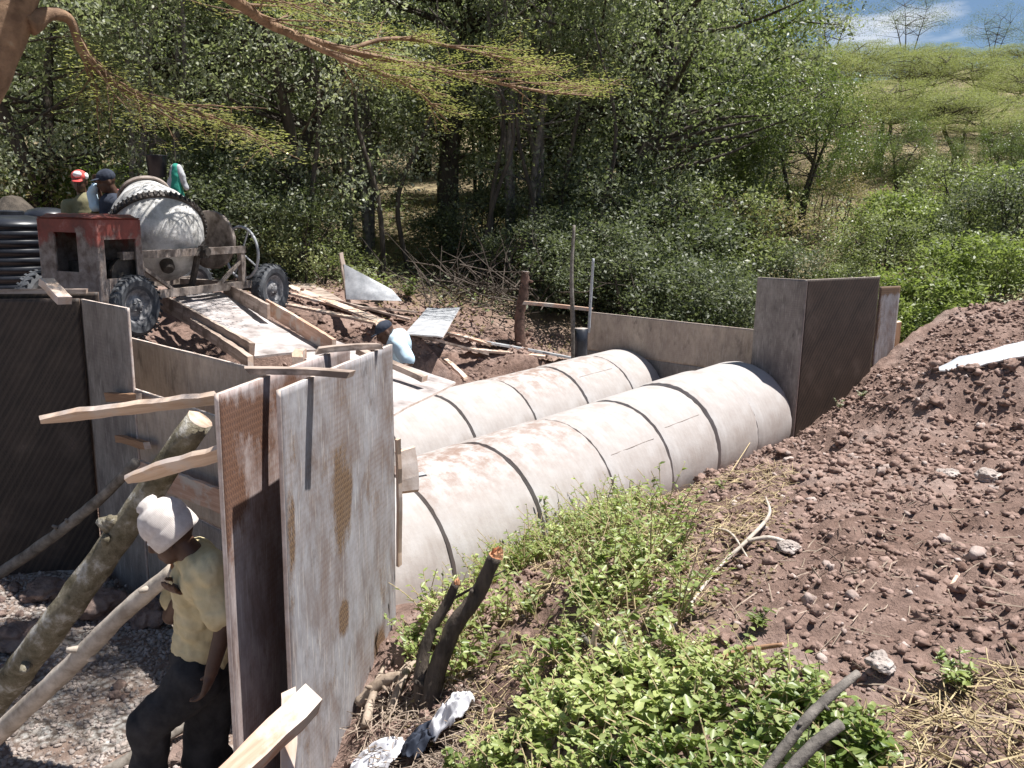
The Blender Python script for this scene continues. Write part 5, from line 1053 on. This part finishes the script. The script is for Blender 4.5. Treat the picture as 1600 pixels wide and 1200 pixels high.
# ------------------------------------------------------------------ trees and bushes
PROTO = {}
def make_tree(kind, seed):
    rs = np.random.default_rng(seed); L_, B = LV(), MB()
    K = dict(  # height, crown centre z, crown radii (xy, z), clusters, leaves per cluster, cluster radius, leaf length, width ratio, leaf material, trunks, trunk radius
        broadhi=(8, 5.2, 3.0, 3.2, 215, 115, .5, .09, .5, 'leaf_dark', 1, .22), broad=(8, 4.3, 3.0, 3.9, 215, 115, .5, .09, .5, 'leaf_dark', 1, .2), grey=(7.5, 4.0, 2.7, 3.6, 195, 105, .48, .09, .5, 'leaf_grey', 2, .12), slender=(8, 4.6, 2.0, 3.7, 170, 70, .45, .09, .42, 'leaf_dark', 5, .07),
        mid=(6, 3.6, 2.4, 2.5, 180, 90, .45, .10, .5, 'leaf_mid', 2, .1), bush=(2.4, 1.15, 1.5, 1.25, 115, 110, .32, .078, .5, 'leaf_gloss', 6, .03), bushgrey=(2.2, 1.0, 1.5, 1.1, 105, 75, .3, .085, .45, 'leaf_sage', 5, .03),
        bushlime=(1.6, .7, 1.4, .8, 90, 90, .32, .12, .4, 'leaf_lime', 5, .02), olive=(6, 4.3, 3.6, 1.4, 300, 150, .55, .075, .3, 'leaf_olive', 2, .12), round=(5.5, 3.2, 2.0, 2.3, 210, 110, .4, .085, .45, 'leaf_mid', 3, .07), bare=(7.5, 5.2, 2.6, 2.4, 150, 60, .5, .08, .3, 'leaf_mid', 3, .06), dry=(2.2, 1.1, 1.3, 1.1, 60, 60, .35, .07, .4, 'leaf_dry', 6, .02))[kind]
    H, cz, rx, rz, nc, nl, cr_, ll, wr, lm, ntr, tr = K
    C = []; 
    while len(C) < nc:
        p = rs.uniform(-1, 1, 3); r = np.linalg.norm(p)
        if r > 1 or r < .35*rs.random(): continue
        if kind in ('olive', 'bare') and p[2] < -.3: continue
        q = p*np.array([rx, rx, rz])+np.array([0, 0, cz])
        n_ = float(mnoise.noise(Vector(q*.75)+Vector((seed, 0, 0))))
        if n_ < -.12 and rs.random() < .85: continue
        q[:2] *= 1+.35*n_; q[2] = max(q[2], .12); C.append(q)
    C = np.array(C)
    trunks = []
    for k in range(ntr):
        a = 2*math.pi*k/ntr+rs.uniform(0, 1); b0 = Vector((math.cos(a)*.12*(ntr > 1)*ntr*.5, math.sin(a)*.12*(ntr > 1)*ntr*.5, -.3)); sp = (.25 if ntr == 1 else .45)*rx
        pts = [b0, b0+Vector((rs.normal()*.1, rs.normal()*.1, H*.22+.3)), Vector((math.cos(a)*sp*.5+rs.normal()*.15, math.sin(a)*sp*.5+rs.normal()*.15, H*.48)), Vector((math.cos(a)*sp+rs.normal()*.2, math.sin(a)*sp+rs.normal()*.2, H*.78))]
        P, r = smooth_pts(pts, [tr*1.15, tr, tr*.65, tr*.2], 4); B.tube(P, r, 8, True, 0, .08); trunks.append(P)
    for i in range(0, nc, 3 if nc > 100 else 2):
        c = Vector(C[i]); T = trunks[int(rs.integers(ntr))]; j = min(range(len(T)), key=lambda k: abs(T[k].z-(c.z-.25*(c-T[k]).length*.9))); p = T[j]
        m = p.lerp(c, .5)+Vector((rs.normal(), rs.normal(), rs.normal()+.4))*.12*(c-p).length*.8; P, r = smooth_pts([p, m, c], [tr*.3, tr*.18, tr*.05], 3); B.tube(P, r, 5, False)
    n = nc*nl; ci = np.repeat(np.arange(nc), nl); off = rs.normal(size=(n, 3))*cr_*.5*np.array([1, 1, .75 if kind != 'olive' else .32]); P = C[ci]+off
    out_ = P-np.array([0, 0, cz-rz*.5]); out_ /= np.linalg.norm(out_, axis=1, keepdims=True)+1e-9
    d = unit(rs, n)+out_*.5+np.array([0, 0, -.15]); nn = unit(rs, n)*.8+np.array([0, 0, .8]); P[:, 2] = np.maximum(P[:, 2], .03)
    l = ll*rs.uniform(.4, 1.35, n); L_.add(P, d, nn, l, l*wr)
    crown = L_.quick('crown', [M[lm]]).data; trunk = B.build('trunk', [M['bark' if kind != 'slender' else 'bark_grey']], smooth=True).data
    for o in [o for o in COL.objects if o.data in (crown, trunk)]: bpy.data.objects.remove(o)
    return crown, trunk
def tree(kind, x, y, label, cat='tree', s=1, sz=None, group=None, var=0, rz=None, z=None, name=None, tint=None):
    key = (kind, var)
    if key not in PROTO: PROTO[key] = make_tree(kind, 100+var*7+len(kind))
    rr_ = random.Random(label+kind+str(x)); t = empty(name or ('tree' if cat == 'tree' else cat), (x, y, (g1(x, y) if z is None else z)), rr_.uniform(0, 6.28) if rz is None else rz, label, cat, group)
    t.scale = (s, s, sz or s)
    for nm, me in zip(('crown', 'trunk'), PROTO[key]):
        o = bpy.data.objects.new(nm, me); COL.objects.link(o); o.parent = t
    return t
def tx(px, y): return at(px, 330, y=y).x
GL = 'trees of the wood behind the mixer and pipes'
TR = [ # kind, px, y, scale, label, var
 ('grey', 60, 14.5, .95, 'grey leaved tree rising behind the two men at far left', 0), ('broad', -60, 17, 1.0, 'dark tree at the left edge behind the water tank', 0), ('slender', 250, 15, .9, 'thin stemmed tree behind the mixer drum', 0),
 ('broad', 330, 16.5, 1.0, 'dense dark tree right behind the mixer wheel', 1), ('grey', 455, 16, 1.0, 'tree with pale shining leaves above the scattered boards', 1), ('slender', 560, 18.5, 1.1, 'many stemmed dark tree left of the sunny grass gap', 1),
 ('broadhi', 705, 18.5, 1.05, 'tree with thick dark trunk right of the sunny grass gap', 0), ('slender', 820, 17.5, 1.1, 'tree of crowded thin dark stems behind the reddish stump', 0), ('grey', 880, 19.5, 1.15, 'tall pale leaved tree above the crooked thin pole', 0),
 ('broad', 985, 18.5, 1.15, 'tall dark tree behind the low tan form', 1), ('mid', 1090, 21, 1.1, 'yellowish tree right of the tall dark one', 0), ('slender', 1010, 23, 1.3, 'leaning thin stemmed tree behind the tall dark one', 1),
 ('broad', 150, 21, 1.25, 'tall dark tree in second row behind the mixer hood', 1), ('grey', 30, 24, 1.3, 'tall pale tree in second row at the upper left corner', 1), ('broad', 400, 22.5, 1.3, 'tall dark crown in second row above the acacia limb', 0),
 ('grey', 570, 25, 1.3, 'big silvery crown in second row, above the middle of the acacia limb', 0), ('broad', 790, 25, 1.35, 'big dark crown in second row at the top middle', 1), ('grey', 930, 27, 1.4, 'silvery crown in second row just right of the acacia limb tip', 1),
 ('broad', 1085, 29, 1.35, 'dark tall tree left of the sky opening', 0), ('broad', -150, 24, 1.3, 'dark tree in second row beyond the left edge', 0), ('broad', 270, 30, 1.6, 'tall tree in the third row above the mixer drum', 0), ('grey', 480, 33, 1.6, 'tall pale tree in the third row near the top', 1),
 ('broad', 660, 34, 1.7, 'tall dark tree in the third row at the top centre', 1), ('broad', 870, 36, 1.7, 'tall dark tree in the third row top centre right', 0), ('grey', 100, 34, 1.7, 'tall pale tree in the third row, top left', 0), ('grey', 1010, 38, 1.65, 'tall pale tree in the third row near the sky opening', 0), ('broad', -60, 33, 1.6, 'tall dark tree in the third row beyond the left edge', 1)]
for k, px, y, s, lb, v in TR: tree(k, tx(px, y), y, lb, s=s, group=GL, var=v)
TR2 = [ # right hand side: kind, px, distance, row of the photo its top reaches, label, variant
 ('round', 1247, 19, 100, 'small round headed tree standing on the dry grass, right of centre', 0), ('round', 1400, 22, 175, 'dark round tree above the far wing wall', 1), ('round', 1560, 20, 190, 'dark green tree near the right edge', 0), ('round', 1475, 23, 215, 'small dark tree between the two darker round ones', 1),
 ('olive', 1215, 31, 75, 'feathery flat topped tree left on the hillside', 0), ('olive', 1320, 36, 70, 'wide feathery olive tree in the middle of the hillside', 0), ('olive', 1420, 34, 85, 'feathery olive tree right of the widest one', 0), ('olive', 1530, 33, 95, 'feathery olive tree at the right edge of the hillside', 0), ('olive', 1620, 30, 110, 'feathery olive crown cut by the right edge', 0),
 ('olive', 1370, 27, 130, 'low feathery tree in front of the widest olive one', 0), ('olive', 1480, 27, 150, 'low feathery tree under the right olive crowns', 0), ('olive', 1275, 26, 150, 'low feathery tree behind the small round headed one', 0), ('olive', 1570, 25, 180, 'low feathery tree beside the right edge', 0),
 ('mid', 1325, 23, 215, 'yellow green small tree behind the pale grass', 0), ('mid', 1600, 21, 200, 'leafy tree cut by the right edge', 0), ('mid', 1150, 33, 120, 'yellow green tree between wood and hillside', 0), ('mid', 1160, 22, 170, 'bright yellow green tree left of the round headed one', 0), ('grey', 1190, 26, 150, 'small grey leaved tree left of the round headed tree', 0),
 ('broad', 1230, 45, 60, 'dark tree on the crest left of the feathery crowns', 0), ('olive', 1420, 48, 72, 'feathery tree on the crest under the blue sky', 0), ('olive', 1530, 46, 75, 'feathery tree on the crest near the white cloud', 0),
 ('bare', 1390, 50, -25, 'thin open crowned tree against the blue sky', 0), ('bare', 1520, 48, 5, 'thin open crowned tree against the white cloud', 0), ('bare', 1590, 44, 20, 'thin open crowned tree at the upper right corner', 0), ('bare', 1270, 44, -30, 'open crowned tree left of the blue gap', 0), ('slender', 1190, 38, -60, 'tall airy tree whose twigs cross the left of the sky opening', 1)]
HT = dict(round=5.4, olive=5.6, mid=6.0, grey=7.4, broad=8.2, slender=8.0, bare=7.4)
for k, px, y, top, lb, v in TR2:
    x = tx(px, y); h = at(px, top, y=y).z-g1(x, y); s_ = max(.3, h/HT[k]); tree(k, x, y, lb, s=s_ if k != 'olive' else max(s_, .75), sz=s_, group='trees of the right hillside', var=v)
BU = [('bush', 935, 15.0, 1.1, 'dark shiny bush at the left end of the low tan form'), ('bush', 1010, 14.2, 1.2, 'dense bush behind the middle of the low tan form'), ('bush', 1085, 14.4, 1.2, 'ragged bush behind the low tan form, right of its middle'), ('bush', 1150, 13.6, 1.1, 'glossy bush touching the tall grey brown sheet'), ('bush', 1000, 16.5, 1.5, 'larger dark bush in the second row behind the low tan form'),
 ('bushgrey', 1120, 17, 1.4, 'grey green bush on the slope above the low tan form'), ('dry', 1180, 17.5, 1.1, 'dry brown bush below the round headed tree'), ('bush', 1245, 16, .9, 'dark low bush on the slope over the tall grey brown sheet'), ('bushlime', 1300, 14.5, 1.1, 'light green bush above the far dark ribbed sheet'), ('bushlime', 1440, 14.5, 1.15, 'bright fern like bush right of the far wing wall'),
 ('bushlime', 1500, 13.6, 1.0, 'brightest lime bush at the edge of the soil bank'), ('bushlime', 1560, 14.6, 1.1, 'lime bush beyond the whitish board'), ('bushgrey', 1380, 16, 1.0, 'grey bush between two lime bushes'), ('bush', 1590, 16, 1.3, 'dark bush at the right edge above the soil bank'), ('bushlime', 1400, 17.5, 1.2, 'light green bush higher on the right slope'),
 ('bushgrey', 1490, 17.5, 1.3, 'grey green bush higher on the right slope'), ('bushlime', 1575, 18.5, 1.3, 'light bush high at the right edge'), ('dry', 1330, 18, 1.0, 'dry twiggy bush on the pale grass'), ('dry', 1290, 20, 1.0, 'second dry bush on the pale grass, farther up'), ('bushgrey', 1350, 15.2, .8, 'small grey bush just above the corner of the far wing wall'),
 ('bushlime', 170, 17.5, 1.4, 'yellow green bush behind the man in navy shirt'), ('bushlime', 90, 15.5, 1.4, 'sunny bush behind the man in red and white cap'), ('dry', 30, 14.5, 1.2, 'dry pale bush above the water tank'), ('bushgrey', 480, 14.5, .9, 'grey bush behind the far mixer wheel'), ('bush', 400, 15.5, 1.3, 'dark bush right of the mixer hand wheel'),
 ('bush', 300, 14.5, 1.2, 'dark bush behind the mixer drum'), ('bush', 760, 17.5, 1.1, 'dark bush behind the pile of dead brush'), ('bush', 865, 15.5, 1.0, 'dark bush between the reddish stump and crooked pole'), ('bush', 1080, 19.5, 1.5, 'tall dark bush at the foot of the yellowish tree'), ('bushlime', 1130, 20.5, 1.4, 'sunlit yellow bush between wood and round headed tree')]
for i, (k, px, y, s, lb) in enumerate(BU): s = s*(.58 if px > 1200 else .72); tree(k, tx(px, y), y, lb, 'bush', s=s*1.15, sz=s, group='bushes round the site', var=i % 2, name='bush')
UN = [('round', -40, 26, 1.0), ('round', 90, 27, 1.1), ('round', 210, 25, 1.0), ('round', 320, 27, 1.1), ('round', 430, 26, 1.0), ('round', 530, 28, 1.05), ('mid', 575, 33, 1.0), ('mid', 690, 33, .9), ('round', 745, 27, .9), ('round', 840, 26, 1.05), ('round', 935, 27, 1.1), ('round', 1040, 26, 1.1),
 ('mid', 20, 38, 1.3), ('mid', 180, 40, 1.4), ('mid', 340, 40, 1.4), ('mid', 470, 42, 1.4), ('mid', 620, 44, 1.4), ('mid', 760, 42, 1.4), ('mid', 900, 42, 1.4), ('mid', 1040, 44, 1.4)]
for i, (k, px, y, s_) in enumerate(UN): tree(k, tx(px, y), y, 'leafy understory tree among the trunks in the shade of the wood' if i < 12 else 'distant leafy tree filling the gaps between the trunks of the wood', s=s_, group='understory trees deep in the wood' if i < 12 else 'distant trees seen between the trunks', var=i % 2)
# dead brush heap
b = MB(); hc_ = at(745, 500, y=14.2); hc_.z = g1(hc_.x, hc_.y); rs_ = random.Random(4)
for i in range(110):
    a = Vector((rs_.gauss(0, .75), rs_.gauss(0, .4), abs(rs_.gauss(0, .3)))); d = Vector((rs_.uniform(-1, 1), rs_.uniform(-.6, .6), rs_.uniform(-.1, .9))).normalized()*rs_.uniform(.5, 1.3); k = Vector((rs_.gauss(0, .1), rs_.gauss(0, .1), rs_.gauss(0, .1)))
    b.tube([a, a+d*.5+k, a+d], [.012, .009, .004], 4, False)
tag(b.build('brush_heap', [M['twig_dark']], None, hc_), 'heap of dead twisted branches in shade left of the reddish stump', 'brush heap')
# hanging lianas and bare stems of the wood edge
for i, (px, y, lb) in enumerate(((470, 15, 'bare thin stem leaning before the silvery tree'), (640, 16.5, 'thin dark stem left of the thick trunk'), (745, 16, 'thin straight sapling right of the thick trunk'), (780, 16.5, 'slanting dark stem over the brush heap'), (850, 16.5, 'dark stem just right of the reddish stump'), (870, 17, 'second dark stem right of the reddish stump'), (920, 16, 'pale stem behind the metal rod'), (600, 15.5, 'thin curved stem above the slanting sheet'))):
    x = tx(px, y); rs_ = random.Random(i); z = g1(x, y); log('sapling', [Vector((x, y, z-.1)), Vector((x+rs_.uniform(-.3, .3), y, z+1.5)), Vector((x+rs_.uniform(-.7, .7), y, z+3.2)), Vector((x+rs_.uniform(-1, 1), y, z+5))], [.05, .045, .035, .015], M['bark'], lb, 'sapling', 'bare stems along the wood edge', n=4, seg=8)
# ground cover of the wood and the slope
def cover(n, x0, x1, y0, y1, seed, m, lab, sz, cond=None, cl=.4, up=.3, wr=.45, nm='ground_cover', cat='ground cover'):
    x, y, z = scatter(n, x0, x1, y0, y1, seed, cond, cl); rs = np.random.default_rng(seed); k = len(x); L_ = LV(); an = rs.uniform(0, 6.28, k)
    L_.add(np.stack([x, y, z+rs.random(k)**2*up], -1), np.stack([np.cos(an), np.sin(an), rs.uniform(-.1, 1, k)], -1), np.stack([rs.normal(0, .5, k), rs.normal(0, .5, k), np.ones(k)], -1), sz*rs.uniform(.5, 1.3, k), sz*wr*rs.uniform(.6, 1.2, k)); tag(L_.quick(nm, [M[m]]), lab, cat, kind='stuff')
rgt = lambda x, y: (x > 3.2) & (y > 12.4+.16*np.abs(x-8))
cover(30000, 3, 22, 11, 24, 201, 'leaf_grey', 'low grey green scrub on the right slope', .1, rgt, .46, .5)
cover(32000, 4.5, 20, 11.5, 21, 202, 'leaf_lime', 'low bright herbs on the right slope', .11, rgt, .5, .5)
cover(30000, -1, 24, 15, 40, 203, 'leaf_dry', 'dry grass on the right slope and clearing', .16, None, .42, .25, .12)
cover(26000, -14, 4, 13.5, 26, 204, 'leaf_dark', 'dark low undergrowth in the wood', .1, None, .5, .4)
cover(16000, -14, 4, 12.5, 26, 205, 'leaf_dry', 'fallen leaves and dry grass under the trees', .1, None, .4, .08, .3)

# ------------------------------------------------------------------ big acacia at the left
ta = empty('acacia_tree', Vector((-6.3, 6.9, g1(-6.3, 6.9)-.1)), label='big orange barked acacia leaning in at the left with feathery limbs over the site', cat='tree'); to = ta.location.copy()
def tpart(name, b, m, **k): o = b.build(name, m, ta, smooth=True); o.matrix_parent_inverse = Matrix.Translation(-to); return o
b = MB(); tips = []
P, r = smooth_pts([to, to+Vector((.25, .15, 1.3)), at(-75, 170, y=7.2), at(0, 70, y=7.3), at(35, -20, y=7.4), at(90, -160, y=7.7)], [.3, .24, .2, .165, .14, .12], 6); b.tube(P, r, 18, True, 0, .03); tpart('trunk', b, [M['bark_acacia']])
def limb(pts, rad, nsub, seed, spread=1.0, jag=1.0):
    b = MB(); P, r = smooth_pts(pts, rad, 6); rs = random.Random(seed); b.tube(P, r, 10, True, 0, .07); L = len(P)
    for i in range(nsub):
        k = int(L*(.25+.72*rs.random())); k = min(k, L-2); d = (P[k+1]-P[k]).normalized(); s = Vector((-d.y, d.x, 0))*rs.choice((-1, 1)); q = P[k]; dd = (d*rs.uniform(.5, 1.2)+s*rs.uniform(.2, .9)+Vector((0, 0, rs.uniform(-.1, .22)))).normalized()
        ln = rs.uniform(.4, 1.3)*spread; pp = [q]
        for j in range(5): dd = (dd+Vector((rs.gauss(0, .16), rs.gauss(0, .16), rs.gauss(0, .08)))).normalized(); pp.append(pp[-1]+dd*ln/5)
        b.tube(pp, [r[k]*.35+.004, .011, .009, .007, .005, .003], 5, False); tips.extend(pp[2:])
        for t in range(3):
            q2 = pp[rs.randrange(2, 5)]; d2 = (dd+Vector((rs.gauss(0, .6), rs.gauss(0, .6), rs.gauss(0, .12)))).normalized(); e_ = q2+d2*ln*.4; b.tube([q2, q2.lerp(e_, .5)+Vector((0, 0, rs.gauss(0, .02))), e_], [.006, .004, .002], 4, False); tips.extend([q2.lerp(e_, .5), e_])
    tips.extend(P[int(L*.6):]); tips.extend(tips[-nsub*8:]*(3 if seed in (8, 9) else 0)); tpart('limb', b, [M['bark_acacia']])  # foliage tips repeated on the two pit-shading limbs for denser shade
limb([at(40, -20, y=7.4), at(180, -60, y=8.0), at(300, -35, y=8.4), at(378, 8, y=9.2), at(430, 42, y=9.8), at(540, 78, y=10.6), at(700, 112, y=11.5), at(830, 140, y=12.2), at(925, 150, y=12.8)], [.11, .09, .075, .06, .05, .04, .03, .018, .007], 34, 1, 1.4)
limb([at(45, 40, y=7.35), at(75, 22, y=7.5), at(110, 32, y=7.7), at(135, 90, y=7.8), at(205, 145, y=8.0), at(290, 170, y=8.3), at(370, 200, y=8.6)], [.09, .06, .042, .038, .032, .02, .008], 22, 2, .85)
limb([at(430, 42, y=9.8), at(520, 85, y=10.2), at(640, 135, y=10.8), at(700, 190, y=11.2)], [.045, .035, .022, .006], 16, 3, .7)
limb([at(540, 78, y=10.6), at(620, 60, y=11.2), at(740, 80, y=12), at(860, 110, y=12.6)], [.03, .025, .016, .005], 18, 4, .9)
limb([at(90, -160, y=7.7), at(250, -260, y=8.0), at(420, -300, y=8.4), at(600, -280, y=9.0)], [.12, .09, .06, .02], 22, 5, 1.4)
limb([at(40, -20, y=7.4), at(-120, -100, y=7.0), at(-300, -180, y=6.6)], [.12, .08, .03], 30, 6, 1.5)
limb([at(90, -160, y=7.7), at(200, -400, y=7.0), Vector((-1.7, 6.0, 3.7)), Vector((-.5, 5.4, 3.5))], [.13, .1, .07, .02], 60, 8, 1.0)  # limb out of view, added to cast dappled shade into the pit
limb([at(90, -160, y=7.7), at(130, -330, y=6.6), Vector((-2.9, 5.0, 3.4)), Vector((-1.9, 4.4, 3.5))], [.12, .09, .06, .02], 50, 9, .9)  # second limb added above the view to shade the pit
limb([at(90, -160, y=7.7), at(260, -420, y=6.2), at(330, -700, y=4.9)], [.12, .08, .03], 10, 7, 1.2)
rs = np.random.default_rng(8); T3 = np.array([list(t) for t in tips]); T3 = T3[rs.integers(0, len(T3), int(len(T3)*1.5))]; k = 9; n = len(T3)*k
Pp = np.repeat(T3, k, 0)+rs.normal(size=(n, 3))*np.array([.13, .13, .03]); an = rs.uniform(0, 6.28, n); L_ = LV(); L_.add(Pp, np.stack([np.cos(an), np.sin(an), rs.normal(0, .12, n)], -1), np.stack([rs.normal(0, .3, n), rs.normal(0, .3, n), np.ones(n)], -1), rs.uniform(.03, .075, n), rs.uniform(.01, .02, n))
o_ = L_.quick('foliage', [M['leaf_acacia']], parent=ta); o_.matrix_parent_inverse = Matrix.Translation(-to)
# things hung on the trees behind the mixer
bk = at(245, 258, y=12.6); t = empty('bucket', bk+Vector((0, 0, -.17)), label='dark bucket hanging in shade behind the mixer drum', cat='bucket')
b = MB(); b.lathe([(0, 0), (.12, 0), (.15, .3), (.155, .31), (.145, .3), (.115, .01)], 24); b.build('bucket_body', [M['black_plastic']], t, smooth=True); b = MB(); b.tube([(.15*math.cos(a), 0, .3+.18*math.sin(a)) for a in np.linspace(0, 3.14, 12)], .005, 5, False); b.tube([(0, 0, .48), (0, 0, 1.2)], .005, 4); b.build('handle', [M['twig_dark']], t)
jk = at(276, 282, y=12.6); t = empty('hanging_jacket', jk+Vector((0, 0, -.3)), label='green and white jacket hanging in shade behind the mixer drum', cat='jacket')
for nm, m_, xs, zs, r1_, r2_ in (('body_cloth', 'green_cloth', .0, .05, .04, .075), ('white_panel', 'tin', -.1, .12, .03, .05), ('sleeve', 'tin', .11, .2, .03, .035)):
    o_ = blob(nm, [(Vector((xs*.3, 0, .48)), r1_, Vector((xs*1.2, 0, zs)), r2_), (Vector((xs*.3, 0, .48)), r1_, Vector((xs*.7, .03, zs+.06)), r2_)], .012, M[m_], None, 2, .06, 9); o_.parent = t
    if nm == 'body_cloth': b = MB(); b.tube([(0, 0, .5), (0, 0, 1.1)], .005, 4); b.build('cord', [M['twig_dark']], t)
